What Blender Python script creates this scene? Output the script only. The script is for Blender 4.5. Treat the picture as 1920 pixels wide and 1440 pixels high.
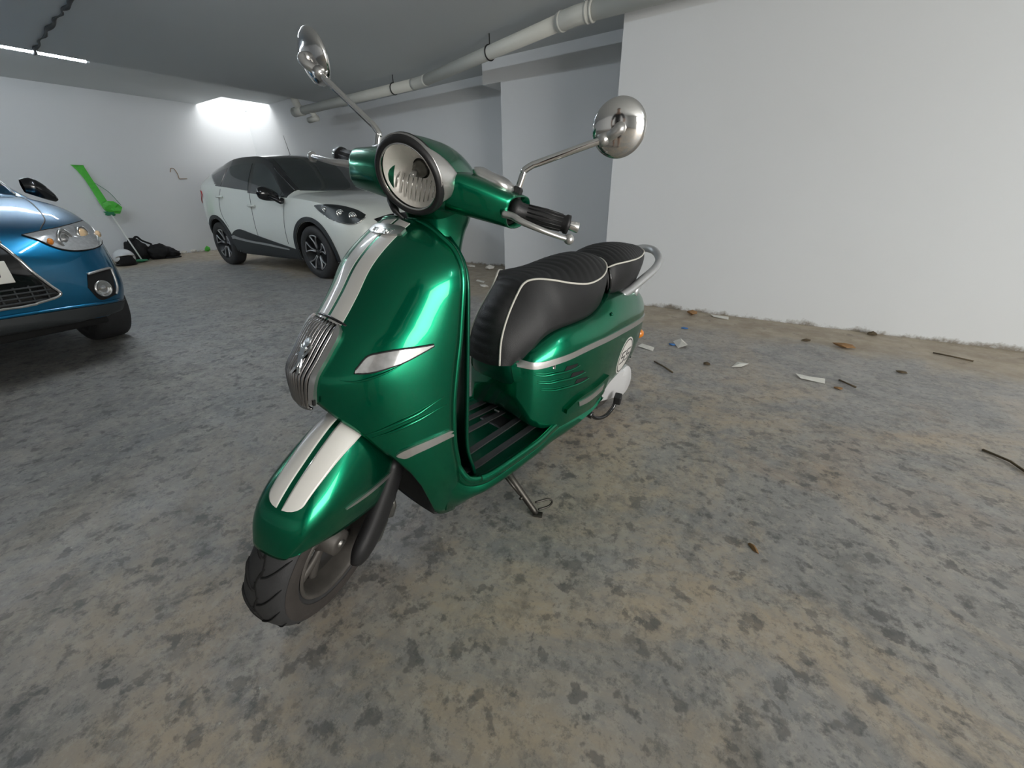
import bpy, bmesh, math, random
from mathutils import Vector, Matrix, Euler
from mathutils.bvhtree import BVHTree
PI = math.pi
random.seed(7)
for o in list(bpy.data.objects): bpy.data.objects.remove(o)
SC = bpy.context.scene
COL = SC.collection

# ---------------------------------------------------------------- camera, world, exposure, lights
CAM = Vector((0.24198, 0.88062, 0.97879))
YAW, PITCH, ROLL, FPX = 3.867128, 0.443262, -0.018319, 744.993
_f = Vector((math.cos(YAW)*math.cos(PITCH), math.sin(YAW)*math.cos(PITCH), -math.sin(PITCH)))
_r = Vector((math.sin(YAW), -math.cos(YAW), 0)); _u = _r.cross(_f)
_r2 = _r*math.cos(ROLL)+_u*math.sin(ROLL); _u2 = _u*math.cos(ROLL)-_r*math.sin(ROLL)
cd = bpy.data.cameras.new('camera'); cam = bpy.data.objects.new('camera', cd); COL.objects.link(cam)
cam.matrix_world = Matrix(((_r2.x,_u2.x,-_f.x,CAM.x),(_r2.y,_u2.y,-_f.y,CAM.y),(_r2.z,_u2.z,-_f.z,CAM.z),(0,0,0,1)))
cd.sensor_width = 36; cd.lens = FPX/1920*36; cd.clip_start = 0.02; cd.clip_end = 100
SC.camera = cam
SC.view_settings.view_transform = 'Standard'; SC.view_settings.look = 'None'
SC.view_settings.gamma = 1; SC.view_settings.use_curve_mapping = False
SC.view_settings.exposure = 0.68
W = bpy.data.worlds.new('world'); SC.world = W; W.use_nodes = True
W.node_tree.nodes['Background'].inputs[0].default_value = (0.80, 0.90, 1.0, 1)
W.node_tree.nodes['Background'].inputs[1].default_value = 1.0

# room frame: s runs along the long right-hand wall, t runs away from the camera towards it
TH = math.radians(-82.0)
EA = Vector((math.cos(TH), math.sin(TH), 0)); EB = Vector((math.cos(TH-PI/2), math.sin(TH-PI/2), 0))
def RW(s, t, z=0.0): return EA*s+EB*t+Vector((0, 0, z))
ROOM = Matrix(((EA.x, EB.x, 0, 0), (EA.y, EB.y, 0, 0), (0, 0, 1, 0), (0, 0, 0, 1)))
def area(name, loc, direction, sx, sy, power, colr):
    l = bpy.data.lights.new(name, 'AREA'); l.shape = 'RECTANGLE'; l.size = sx; l.size_y = sy
    l.energy = power; l.color = colr
    o = bpy.data.objects.new(name, l); COL.objects.link(o)
    o.location = loc; o.rotation_euler = Vector(direction).to_track_quat('-Z', 'Y').to_euler()
    return o
E_GATE, E_SKY, E_TUBE = 160.0, 17.0, 9.0
area('daylight_garage_gate', RW(-6.15, -0.9, 1.12), EA, 3.4, 2.0, E_GATE, (1.0, 0.955, 0.89))
area('daylight_skylight', RW(9.05, 4.64, 3.45), (0, 0, -1), 0.95, 0.8, E_SKY, (1.0, 0.99, 0.98))

# ---------------------------------------------------------------- materials
def nodes(name):
    m = bpy.data.materials.new(name); m.use_nodes = True
    nt = m.node_tree; b = nt.nodes['Principled BSDF']
    return m, nt, b
def mat(name, c, rough=0.5, metal=0.0, coat=0.0, coat_r=0.03, noise=0.0, nscale=30.0, bump=0.0, bscale=200.0, trans=0.0, emit=None, es=0.0, spec=0.5, ior=1.45):
    m, nt, b = nodes(name)
    b.inputs['Base Color'].default_value = (*c, 1); b.inputs['Roughness'].default_value = rough
    b.inputs['Metallic'].default_value = metal; b.inputs['Coat Weight'].default_value = coat
    b.inputs['Coat Roughness'].default_value = coat_r; b.inputs['Transmission Weight'].default_value = trans
    b.inputs['Specular IOR Level'].default_value = spec; b.inputs['IOR'].default_value = ior
    if emit: b.inputs['Emission Color'].default_value = (*emit, 1); b.inputs['Emission Strength'].default_value = es
    tc = nt.nodes.new('ShaderNodeTexCoord')
    n = nt.nodes.new('ShaderNodeTexNoise'); n.inputs['Scale'].default_value = nscale; n.inputs['Detail'].default_value = 5
    nt.links.new(tc.outputs['Object'], n.inputs['Vector'])
    mx = nt.nodes.new('ShaderNodeMix'); mx.data_type = 'RGBA'
    k = max(noise, 0.02)
    mx.inputs[6].default_value = (*[v*(1-k) for v in c], 1); mx.inputs[7].default_value = (*[min(1, v*(1+k)) for v in c], 1)
    nt.links.new(n.outputs['Fac'], mx.inputs[0]); nt.links.new(mx.outputs[2], b.inputs['Base Color'])
    if bump:
        n2 = nt.nodes.new('ShaderNodeTexNoise'); n2.inputs['Scale'].default_value = bscale; n2.inputs['Detail'].default_value = 4
        nt.links.new(tc.outputs['Object'], n2.inputs['Vector'])
        bp = nt.nodes.new('ShaderNodeBump'); bp.inputs['Strength'].default_value = bump; bp.inputs['Distance'].default_value = 0.002
        nt.links.new(n2.outputs['Fac'], bp.inputs['Height']); nt.links.new(bp.outputs['Normal'], b.inputs['Normal'])
    return m
M = {}
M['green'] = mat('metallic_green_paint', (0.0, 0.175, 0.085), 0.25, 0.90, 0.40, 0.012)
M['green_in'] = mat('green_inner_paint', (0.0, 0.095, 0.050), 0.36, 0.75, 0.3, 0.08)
M['white_decal'] = mat('white_vinyl', (0.72, 0.70, 0.66), 0.35, 0, 0.6, 0.05)
M['black_decal'] = mat('black_print', (0.012, 0.012, 0.014), 0.4)
M['chrome'] = mat('chrome', (0.74, 0.73, 0.72), 0.07, 1.0)
M['mirror_back'] = mat('chrome_mirror_back', (0.66, 0.65, 0.64), 0.10, 1.0)
M['satin'] = mat('satin_silver', (0.60, 0.59, 0.58), 0.28, 0.9, 0.3)
M['silverpaint'] = mat('silver_paint', (0.52, 0.53, 0.54), 0.35, 0.6, 0.4)
M['rib'] = mat('dark_chrome_ribs', (0.34, 0.33, 0.33), 0.22, 1.0)
M['black'] = mat('black_plastic', (0.014, 0.014, 0.015), 0.45, bump=0.15, bscale=400)
M['gloss_black'] = mat('gloss_black', (0.006, 0.006, 0.007), 0.12, 0, 0.6)
M['rubber'] = mat('tyre_rubber', (0.030, 0.030, 0.031), 0.62, noise=0.25, nscale=40, bump=0.25, bscale=300)
M['rubber_side'] = mat('tyre_sidewall_dusty', (0.035, 0.030, 0.027), 0.7, noise=0.35, nscale=25, bump=0.2, bscale=300)
M['groove'] = mat('tyre_groove', (0.006, 0.006, 0.006), 0.9)
M['leather'] = mat('black_leather', (0.014, 0.014, 0.015), 0.46, 0, 0.0, 0.3, spec=0.38, bump=0.35, bscale=420)
M['leather_top'] = mat('black_leather_quilted', (0.012, 0.012, 0.013), 0.5, bump=0.4, bscale=420)
M['piping'] = mat('cream_piping', (0.62, 0.60, 0.54), 0.5)
M['strip'] = mat('rubber_strip', (0.035, 0.036, 0.038), 0.75, noise=0.3, bump=0.5, bscale=500)
M['stand'] = mat('dull_dark_steel', (0.075, 0.070, 0.062), 0.45, 0.8, noise=0.3, nscale=60)
M['steel'] = mat('grey_steel', (0.22, 0.215, 0.20), 0.42, 0.9, noise=0.3, nscale=60)
M['rim'] = mat('dusty_grey_rim', (0.085, 0.078, 0.070), 0.55, 0.4, noise=0.35, nscale=30)
M['disc'] = mat('brake_disc', (0.30, 0.27, 0.24), 0.4, 0.9, noise=0.3)
M['engine'] = mat('engine_silver', (0.66, 0.66, 0.67), 0.38, 0.35)
M['lens'] = mat('indicator_lens', (0.55, 0.55, 0.55), 0.12, 0.55, 1.0, noise=0.35, nscale=60)
M['amber'] = mat('amber_lens', (0.70, 0.22, 0.02), 0.2, 0, 0.8)
M['amberish'] = mat('pale_amber_lens', (0.75, 0.52, 0.30), 0.25, 0, 0.8)
M['red'] = mat('red_lens', (0.45, 0.02, 0.02), 0.2, 0, 0.8)
M['pvc'] = mat('painted_pvc_pipe', (0.60, 0.60, 0.55), 0.5, noise=0.05, nscale=4)
M['whitecar'] = mat('ivory_car_paint', (0.80, 0.83, 0.77), 0.30, 0.05, 1.0, 0.03)
M['bluecar'] = mat('metallic_blue_paint', (0.0, 0.125, 0.26), 0.30, 0.85, 0.8, 0.03)
M['car_black'] = mat('black_car_roof', (0.012, 0.013, 0.014), 0.15, 0, 1.0, 0.03)
M['cladding'] = mat('dark_cladding', (0.030, 0.034, 0.036), 0.55)
M['alloy'] = mat('machined_alloy', (0.45, 0.45, 0.46), 0.3, 0.8)
M['dark_alloy'] = mat('dark_alloy', (0.012, 0.012, 0.013), 0.4, 0.3)
M['shadow_black'] = mat('wheel_well_black', (0.008, 0.008, 0.008), 0.9)
M['plate'] = mat('number_plate_white', (0.75, 0.74, 0.68), 0.4)
M['greenbroom'] = mat('green_plastic', (0.08, 0.48, 0.05), 0.45, noise=0.2)
M['dkgreenbroom'] = mat('dark_green_bristle', (0.03, 0.22, 0.10), 0.7, noise=0.3)
M['whitestick'] = mat('white_handle', (0.70, 0.70, 0.68), 0.4)
M['fabric'] = mat('black_fabric', (0.006, 0.006, 0.007), 0.8, noise=0.4, nscale=20)
M['helmet'] = mat('white_helmet_shell', (0.62, 0.64, 0.65), 0.25, 0, 0.8)
M['paper'] = mat('scrap_paper', (0.66, 0.65, 0.60), 0.8, noise=0.1)
M['leaf'] = mat('dry_leaf', (0.25, 0.14, 0.06), 0.8, noise=0.4)
M['twig'] = mat('dry_twig', (0.10, 0.075, 0.045), 0.9, noise=0.4)
M['blue_scrap'] = mat('blue_scrap', (0.05, 0.18, 0.45), 0.6)
M['plaster'] = mat('plaster_chip', (0.62, 0.60, 0.55), 0.9, noise=0.15)
M['tube_body'] = mat('lamp_body', (0.7, 0.7, 0.7), 0.5)
M['tube_on'] = mat('lit_tube', (1, 1, 1), 0.4, emit=(0.84, 0.925, 1.0), es=58.0)
M['seatin'] = mat('car_seat_fabric', (0.03, 0.03, 0.033), 0.8)

def glass(name, tint=(0.9, 0.95, 0.95), rough=0.0, dark=1.0, fac=0.12):
    # clear pane: fresnel-weighted gloss over tinted transparency
    m = bpy.data.materials.new(name); m.use_nodes = True; nt = m.node_tree; nt.nodes.clear()
    out = nt.nodes.new('ShaderNodeOutputMaterial'); mix = nt.nodes.new('ShaderNodeMixShader')
    tr = nt.nodes.new('ShaderNodeBsdfTransparent'); gl = nt.nodes.new('ShaderNodeBsdfGlossy')
    lw = nt.nodes.new('ShaderNodeLayerWeight'); lw.inputs['Blend'].default_value = 0.5
    pw = nt.nodes.new('ShaderNodeMath'); pw.operation = 'POWER'; pw.inputs[1].default_value = 4.0; nt.links.new(lw.outputs['Facing'], pw.inputs[0])
    ns = nt.nodes.new('ShaderNodeTexNoise'); ns.inputs['Scale'].default_value = 3
    mr = nt.nodes.new('ShaderNodeMapRange'); mr.inputs['To Min'].default_value = rough; mr.inputs['To Max'].default_value = rough+0.02
    nt.links.new(ns.outputs['Fac'], mr.inputs['Value']); nt.links.new(mr.outputs['Result'], gl.inputs['Roughness'])
    tr.inputs['Color'].default_value = (tint[0]*dark, tint[1]*dark, tint[2]*dark, 1)
    ad = nt.nodes.new('ShaderNodeMath'); ad.operation = 'ADD'; ad.inputs[1].default_value = fac; ad.use_clamp = True
    nt.links.new(pw.outputs[0], ad.inputs[0]); nt.links.new(ad.outputs[0], mix.inputs['Fac'])
    nt.links.new(tr.outputs[0], mix.inputs[1]); nt.links.new(gl.outputs[0], mix.inputs[2]); nt.links.new(mix.outputs[0], out.inputs[0])
    return m
M['lamp_glass'] = glass('headlamp_glass', (0.97, 0.96, 0.94), 0.0, 1.0, 0.05)
M['car_glass'] = glass('tinted_car_glass', (0.55, 0.62, 0.60), 0.0, 0.55, 0.10)
M['car_window'] = mat('dark_car_window', (0.034, 0.043, 0.043), 0.05, 0, 0.5, spec=0.6)
M['lamp_dark'] = mat('headlamp_housing', (0.03, 0.035, 0.035), 0.3, 0.3)
M['reflector'] = mat('headlamp_reflector', (0.97, 0.95, 0.92), 0.42, 0.25, bump=0.5, bscale=110)
M['mirror_face'] = mat('mirror_face', (0.86, 0.86, 0.86), 0.02, 1.0)

def floor_material():
    m, nt, b = nodes('stained_concrete_floor'); L = nt.links.new; N = nt.nodes.new
    tc = N('ShaderNodeTexCoord')
    def noise(scale, detail=6, rough=0.6, dist=0.0, off=0.0):
        mp = N('ShaderNodeMapping'); mp.inputs['Location'].default_value = (off, off*1.7, 0); L(tc.outputs['Object'], mp.inputs['Vector'])
        n = N('ShaderNodeTexNoise'); n.inputs['Scale'].default_value = scale; n.inputs['Detail'].default_value = detail
        n.inputs['Roughness'].default_value = rough; n.inputs['Distortion'].default_value = dist
        L(mp.outputs['Vector'], n.inputs['Vector']); return n.outputs['Fac']
    def ramp(src, p0, p1, c0=0.0, c1=1.0):
        r = N('ShaderNodeMapRange'); r.inputs['From Min'].default_value = p0; r.inputs['From Max'].default_value = p1
        r.inputs['To Min'].default_value = c0; r.inputs['To Max'].default_value = c1; r.interpolation_type = 'SMOOTHSTEP'
        L(src, r.inputs['Value']); return r.outputs['Result']
    def mix(f, a, c):
        x = N('ShaderNodeMix'); x.data_type = 'RGBA'
        for s, v in ((6, a), (7, c)):
            if isinstance(v, tuple): x.inputs[s].default_value = (*v, 1)
            else: L(v, x.inputs[s])
        if isinstance(f, float): x.inputs[0].default_value = f
        else: L(f, x.inputs[0])
        return x.outputs[2]
    def mul(a, c):
        x = N('ShaderNodeMath'); x.operation = 'MULTIPLY'
        L(a, x.inputs[0]); 
        if isinstance(c, float): x.inputs[1].default_value = c
        else: L(c, x.inputs[1])
        return x.outputs[0]
    def addn(a, c):
        x = N('ShaderNodeMath'); x.operation = 'ADD'; x.use_clamp = True
        L(a, x.inputs[0])
        if isinstance(c, float): x.inputs[1].default_value = c
        else: L(c, x.inputs[1])
        return x.outputs[0]
    sx = N('ShaderNodeSeparateXYZ'); L(tc.outputs['Object'], sx.inputs[0])   # object x = s, y = t
    base = mix(ramp(noise(3.2, 9, 0.7), 0.34, 0.68), (0.225, 0.224, 0.220), (0.340, 0.332, 0.318))
    base = mix(mul(ramp(sx.outputs['X'], -3.0, 0.6, 1.0, 0.0), 0.30), base, (0.42, 0.405, 0.375))  # base paled and warmed towards low s, standing in for light from that side
    east = ramp(sx.outputs['X'], -0.3, 1.8, 1.0, 0.18)
    nearness = mul(ramp(sx.outputs['Y'], 1.3, 3.2, 1.0, 0.4), east)
    # beige cement film in ragged islands
    beige = ramp(noise(1.0, 11, 0.74, 0.9, 3.0), 0.42, 0.60)
    base = mix(mul(mul(beige, nearness), 0.92), base, (0.450, 0.370, 0.270))
    rosy = ramp(noise(1.5, 8, 0.68, 0.5, 63.0), 0.55, 0.66)
    base = mix(mul(mul(rosy, nearness), 0.45), base, (0.375, 0.285, 0.205))
    # bluish clean patches
    base = mix(mul(ramp(noise(0.85, 9, 0.70, 0.5, 11.0), 0.48, 0.64), 0.55), base, (0.275, 0.275, 0.273))
    # mottling at several sizes
    base = mix(mul(ramp(noise(7.5, 9, 0.78, 0.2, 5.0), 0.51, 0.62), 0.55), base, (0.165, 0.163, 0.158))
    base = mix(mul(ramp(noise(5.0, 9, 0.76, 0.3, 51.0), 0.52, 0.62), 0.42), base, (0.405, 0.390, 0.350))
    base = mix(mul(ramp(noise(24, 8, 0.78), 0.50, 0.60), 0.42), base, (0.47, 0.43, 0.375))
    base = mix(mul(ramp(noise(30, 8, 0.8, 0.0, 41.0), 0.51, 0.60), 0.46), base, (0.105, 0.113, 0.108))
    # dark oily blotches, ragged, in clusters
    cluster = ramp(noise(0.75, 7, 0.66, 0.3, 21.0), 0.42, 0.56)
    fade = ramp(sx.outputs['Y'], 2.7, 1.3, 0.05, 1.0)
    bl = ramp(noise(11.5, 7, 0.68, 0.15, 8.0), 0.545, 0.65)
    bl2 = mul(ramp(noise(5.6, 9, 0.74, 0.25, 17.0), 0.54, 0.67), 0.8)
    bl3 = ramp(noise(14, 5, 0.62, 0.1, 77.0), 0.565, 0.63)
    spots = addn(addn(mul(bl, cluster), mul(bl2, cluster)), mul(bl3, 0.75))
    base = mix(mul(mul(spots, fade), 0.74), base, (0.082, 0.083, 0.083))
    # reddish tint below the scooter
    # sandy dirt strip along the walls
    wob = noise(1.7, 6, 0.65, 0.4, 2.0)
    wv = N('ShaderNodeMath'); wv.operation = 'MULTIPLY_ADD'; wv.inputs[1].default_value = 1.3; wv.inputs[2].default_value = -0.65; L(wob, wv.inputs[0])
    ty = N('ShaderNodeMath'); ty.operation = 'ADD'; L(sx.outputs['Y'], ty.inputs[0]); L(wv.outputs[0], ty.inputs[1])
    s1 = ramp(ty.outputs[0], 2.72, 3.12)
    txx = N('ShaderNodeMath'); txx.operation = 'ADD'; L(sx.outputs['X'], txx.inputs[0]); L(wv.outputs[0], txx.inputs[1])
    s2 = ramp(txx.outputs[0], 7.6, 8.5)
    sand = addn(s1, s2)
    sandc = mix(ramp(noise(5, 7, 0.7), 0.35, 0.7), (0.30, 0.245, 0.175), (0.43, 0.37, 0.28))
    sandc = mix(mul(ramp(noise(9, 4, 0.6, 0.5, 31.0), 0.62, 0.69), 0.55), sandc, (0.14, 0.11, 0.075))
    base = mix(mul(sand, 0.92), base, sandc)
    # light specks and scratches
    vz = N('ShaderNodeTexVoronoi'); vz.inputs['Scale'].default_value = 26; L(tc.outputs['Object'], vz.inputs['Vector'])
    sp = ramp(vz.outputs['Distance'], 0.085, 0.04)
    sp = mul(sp, ramp(noise(4, 3, 0.5, 0, 9.0), 0.55, 0.62))
    base = mix(mul(sp, 0.6), base, (0.52, 0.51, 0.48))
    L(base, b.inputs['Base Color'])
    L(ramp(noise(9, 5, 0.6), 0.3, 0.7, 0.42, 0.66), b.inputs['Roughness'])
    b.inputs['Specular IOR Level'].default_value = 0.5
    bp = N('ShaderNodeBump'); bp.inputs['Strength'].default_value = 0.35; bp.inputs['Distance'].default_value = 0.004
    L(noise(45, 8, 0.7), bp.inputs['Height']); L(bp.outputs['Normal'], b.inputs['Normal'])
    return m
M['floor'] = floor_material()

def wall_material(name, c, dirt=True):
    m, nt, b = nodes(name); L = nt.links.new; N = nt.nodes.new
    tc = N('ShaderNodeTexCoord'); sx = N('ShaderNodeSeparateXYZ'); L(tc.outputs['Object'], sx.inputs[0])
    n = N('ShaderNodeTexNoise'); n.inputs['Scale'].default_value = 0.9; n.inputs['Detail'].default_value = 4; L(tc.outputs['Object'], n.inputs['Vector'])
    mx = N('ShaderNodeMix'); mx.data_type = 'RGBA'; mx.inputs[6].default_value = (*[v*0.965 for v in c], 1); mx.inputs[7].default_value = (*[min(1, v*1.03) for v in c], 1)
    L(n.outputs['Fac'], mx.inputs[0]); outc = mx.outputs[2]
    if dirt:
        n2 = N('ShaderNodeTexNoise'); n2.inputs['Scale'].default_value = 9; n2.inputs['Detail'].default_value = 7; n2.inputs['Roughness'].default_value = 0.75; L(tc.outputs['Object'], n2.inputs['Vector'])
        md = N('ShaderNodeMath'); md.operation = 'MULTIPLY_ADD'; md.inputs[1].default_value = 0.16; L(n2.outputs['Fac'], md.inputs[0])
        neg = N('ShaderNodeMath'); neg.operation = 'MULTIPLY'; neg.inputs[1].default_value = -1.0; L(sx.outputs['Z'], neg.inputs[0]); L(neg.outputs[0], md.inputs[2])
        r = N('ShaderNodeMapRange'); r.inputs['From Min'].default_value = 0.050; r.inputs['From Max'].default_value = 0.085; L(md.outputs[0], r.inputs['Value'])
        m2 = N('ShaderNodeMix'); m2.data_type = 'RGBA'; L(r.outputs['Result'], m2.inputs[0]); L(outc, m2.inputs[6]); m2.inputs[7].default_value = (0.24, 0.215, 0.18, 1)
        outc = m2.outputs[2]
    L(outc, b.inputs['Base Color']); b.inputs['Roughness'].default_value = 0.75; b.inputs['Specular IOR Level'].default_value = 0.3
    n3 = N('ShaderNodeTexNoise'); n3.inputs['Scale'].default_value = 60; n3.inputs['Detail'].default_value = 6; L(tc.outputs['Object'], n3.inputs['Vector'])
    bp = N('ShaderNodeBump'); bp.inputs['Strength'].default_value = 0.12; bp.inputs['Distance'].default_value = 0.003; L(n3.outputs['Fac'], bp.inputs['Height']); L(bp.outputs['Normal'], b.inputs['Normal'])
    return m
M['wall'] = wall_material('white_painted_plaster', (0.70, 0.715, 0.725))
M['ceil'] = wall_material('painted_ceiling', (0.60, 0.63, 0.64), False)

# ---------------------------------------------------------------- mesh helpers
def V(*a): return Vector(a)
def obj(name, verts, faces, material, parent=None, smooth=True, mw=None, auto=None):
    me = bpy.data.meshes.new(name); me.from_pydata([tuple(v) for v in verts], [], faces)
    bm = bmesh.new(); bm.from_mesh(me); bmesh.ops.recalc_face_normals(bm, faces=bm.faces); bm.to_mesh(me); bm.free()
    if material: me.materials.append(material)
    if smooth:
        for p in me.polygons: p.use_smooth = True
    if auto is not None:
        me.update()
        try: me.set_sharp_from_angle(angle=math.radians(auto))
        except Exception: pass
    o = bpy.data.objects.new(name, me); COL.objects.link(o)
    if parent: o.parent = parent
    if mw is not None: o.matrix_local = mw
    return o
def tag(o, label=None, cat=None, group=None, kind=None):
    if label: o['label'] = label
    if cat: o['category'] = cat
    if group: o['group'] = group
    if kind: o['kind'] = kind
    return o
def empty(name, mw, label, cat, group=None):
    o = bpy.data.objects.new(name, None); COL.objects.link(o); o.empty_display_size = 0.1
    o.matrix_world = mw; return tag(o, label, cat, group)
class B:
    """mesh collector"""
    def __init__(s): s.v = []; s.f = []
    def add(s, v, f):
        n = len(s.v); s.v += [Vector(x) for x in v]; s.f += [tuple(i+n for i in q) for q in f]; return s
    def grid(s, rows, cu=False, cv=False):
        n = len(rows); m = len(rows[0]); v = [p for r in rows for p in r]; f = []
        for i in range(n if cv else n-1):
            for j in range(m if cu else m-1):
                a, b = i*m+j, i*m+(j+1) % m; c, d = ((i+1) % n)*m+(j+1) % m, ((i+1) % n)*m+j
                f.append((a, b, c, d))
        return s.add(v, f)
    def box(s, c, size, R=None, bev=0.0):
        bm = bmesh.new(); bmesh.ops.create_cube(bm, size=1)
        for v in bm.verts: v.co = Vector((v.co.x*size[0], v.co.y*size[1], v.co.z*size[2]))
        if bev: bmesh.ops.bevel(bm, geom=list(bm.edges), offset=bev, segments=3, affect='EDGES', profile=0.6)
        bm.verts.ensure_lookup_table(); Rm = R if R is not None else Matrix.Identity(3)
        s.add([Rm @ v.co + Vector(c) for v in bm.verts], [tuple(v.index for v in f.verts) for f in bm.faces]); bm.free(); return s
    def tube(s, path, r, seg=12, caps=True, closed=False, flat=1.0):
        P = [Vector(p) for p in path]; n = len(P)
        R = r if isinstance(r, (list, tuple)) else [r]*n
        rows = []; up = None
        for i in range(n):
            t = (P[(i+1) % n]-P[i-1]) if closed else (P[min(i+1, n-1)]-P[max(i-1, 0)])
            t.normalize()
            if up is None:
                up = Vector((0, 0, 1)) if abs(t.z) < 0.9 else Vector((1, 0, 0))
            sd = t.cross(up)
            if sd.length < 1e-6: sd = t.orthogonal()
            sd.normalize(); u2 = sd.cross(t).normalized(); up = u2
            rows.append([P[i]+sd*math.cos(2*PI*k/seg)*R[i]+u2*math.sin(2*PI*k/seg)*R[i]*flat for k in range(seg)])
        n0 = len(s.v); s.grid(rows, cu=True, cv=closed)
        if caps and not closed:
            s.f.append(tuple(n0+k for k in range(seg))); s.f.append(tuple(n0+(n-1)*seg+k for k in range(seg)))
        return s
    def lathe(s, prof, org, axis, seg=32, caps=True):
        """prof: list of (radius, height) along axis"""
        ax = Vector(axis).normalized(); e1 = ax.orthogonal().normalized(); e2 = ax.cross(e1); org = Vector(org)
        rows = [[org+ax*h+(e1*math.cos(2*PI*k/seg)+e2*math.sin(2*PI*k/seg))*r for k in range(seg)] for r, h in prof]
        n0 = len(s.v); s.grid(rows, cu=True)
        if caps:
            if prof[0][0] > 1e-5: s.f.append(tuple(n0+k for k in range(seg)))
            if prof[-1][0] > 1e-5: s.f.append(tuple(n0+(len(prof)-1)*seg+k for k in range(seg)))
        return s
    def prism(s, poly, vec):
        """poly: 3d points, extruded by vec"""
        n = len(poly); v = [Vector(p) for p in poly]; vec = Vector(vec)
        return s.add(v+[p+vec for p in v], [tuple(range(n)), tuple(range(2*n-1, n-1, -1))]+[(i, (i+1) % n, n+(i+1) % n, n+i) for i in range(n)])
    def build(s, name, material, parent=None, mw=None, smooth=True, auto=None):
        return obj(name, s.v, s.f, material, parent, smooth, mw, auto)
def cat(pts, n, closed=False):
    """resampled Catmull-Rom through points (tuples of any length)"""
    P = [tuple(p) if hasattr(p, '__len__') else (p,) for p in pts]; k = len(P); out = []
    segs = k if closed else k-1
    tot = n if closed else n-1
    for i in range(n):
        x = i/(tot)*segs if tot else 0
        a = min(int(x), segs-1); t = x-a
        g = (lambda j: P[j % k]) if closed else (lambda j: P[max(0, min(k-1, j))])
        p0, p1, p2, p3 = g(a-1), g(a), g(a+1), g(a+2)
        if not closed:
            if a == 0: p0 = tuple(2*u-v for u, v in zip(p1, p2))
            if a == k-2: p3 = tuple(2*u-v for u, v in zip(p2, p1))
        out.append(tuple(0.5*((2*b)+(-a_+c)*t+(2*a_-5*b+4*c-d)*t*t+(-a_+3*b-3*c+d)*t**3) for a_, b, c, d in zip(p0, p1, p2, p3)))
    return out
def lerp_table(tab, x):
    """monotone-ish smooth lookup in a table [(x, y...), ...]"""
    if x <= tab[0][0]: return tab[0][1]
    for (a, b), (c, d) in zip(tab, tab[1:]):
        if x <= c:
            i = tab.index((a, b)); t = (x-a)/(c-a)
            m0 = ((d-b)/(c-a) if i == 0 else (d-tab[i-1][1])/(c-tab[i-1][0]))*(c-a)
            m1 = ((d-b)/(c-a) if i+2 >= len(tab) else (tab[i+2][1]-b)/(tab[i+2][0]-a))*(c-a)
            return (2*t**3-3*t*t+1)*b+(t**3-2*t*t+t)*m0+(-2*t**3+3*t*t)*d+(t**3-t*t)*m1
    return tab[-1][1]
def bvh(o):
    me = o.data; return BVHTree.FromPolygons([v.co.copy() for v in me.vertices], [tuple(p.vertices) for p in me.polygons])
def rim_of(o, th):
    md = o.modifiers.new('thickness', 'SOLIDIFY'); md.thickness = th; md.offset = -1; return o
def sheet(bv, rows2, cast, off, name, material, parent, mw=None, thick=0.0, smooth=True, auto=40):
    """rows2: grid of points dropped on the surface bv along cast; raised by off, given real thickness"""
    rows = []
    for r in rows2:
        q = []
        for p in r:
            p = Vector(p); h = bv.ray_cast(p, cast)
            for jit in (V(2e-4, 1e-4, 3e-4), V(-3e-4, 2e-4, -2e-4), V(5e-4, -4e-4, -6e-4)):
                if h[0] is None: h = bv.ray_cast(p+jit, cast)
            prev = q[-1] if q else (rows[-1][0] if rows else None)
            bad = h[0] is None
            if not bad and prev is not None and q: bad = abs((h[0]-prev[0]).dot(cast)) > .05
            if bad and prev is not None:
                dp = p-(last if q else first); dp -= cast*dp.dot(cast)/cast.length_squared; loc, nor = prev[0]+dp, prev[1]
            elif h[0] is None:
                nn = bv.find_nearest(p); loc, nor = nn[0], nn[1]
            else: loc, nor = h[0], h[1]
            if nor.dot(cast) > 0: nor = -nor
            if not q: first = p
            last = p
            q.append((loc, nor.copy()))
        rows.append(q)
    top = [[l+n*off for l, n in r] for r in rows]; bot = [[l-n*0.003 for l, n in r] for r in rows]
    b = B(); n, m = len(rows), len(rows[0]); b.grid(top); k = len(b.v); b.grid(bot)
    per = [(i, 0) for i in range(n)]+[(n-1, j) for j in range(1, m)]+[(i, m-1) for i in range(n-2, -1, -1)]+[(0, j) for j in range(m-2, 0, -1)]
    idx = [i*m+j for i, j in per]
    for a, c in zip(idx, idx[1:]+idx[:1]): b.f.append((a, c, c+k, a+k))
    return b.build(name, material, parent, mw, smooth, auto)
def between(A_, B_, nu, nv):
    """grid between polylines A_ and B_"""
    a, b = cat(A_, nu), cat(B_, nu)
    return [[Vector(a[i]).lerp(Vector(b[i]), j/(nv-1)) for j in range(nv)] for i in range(nu)]

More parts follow.
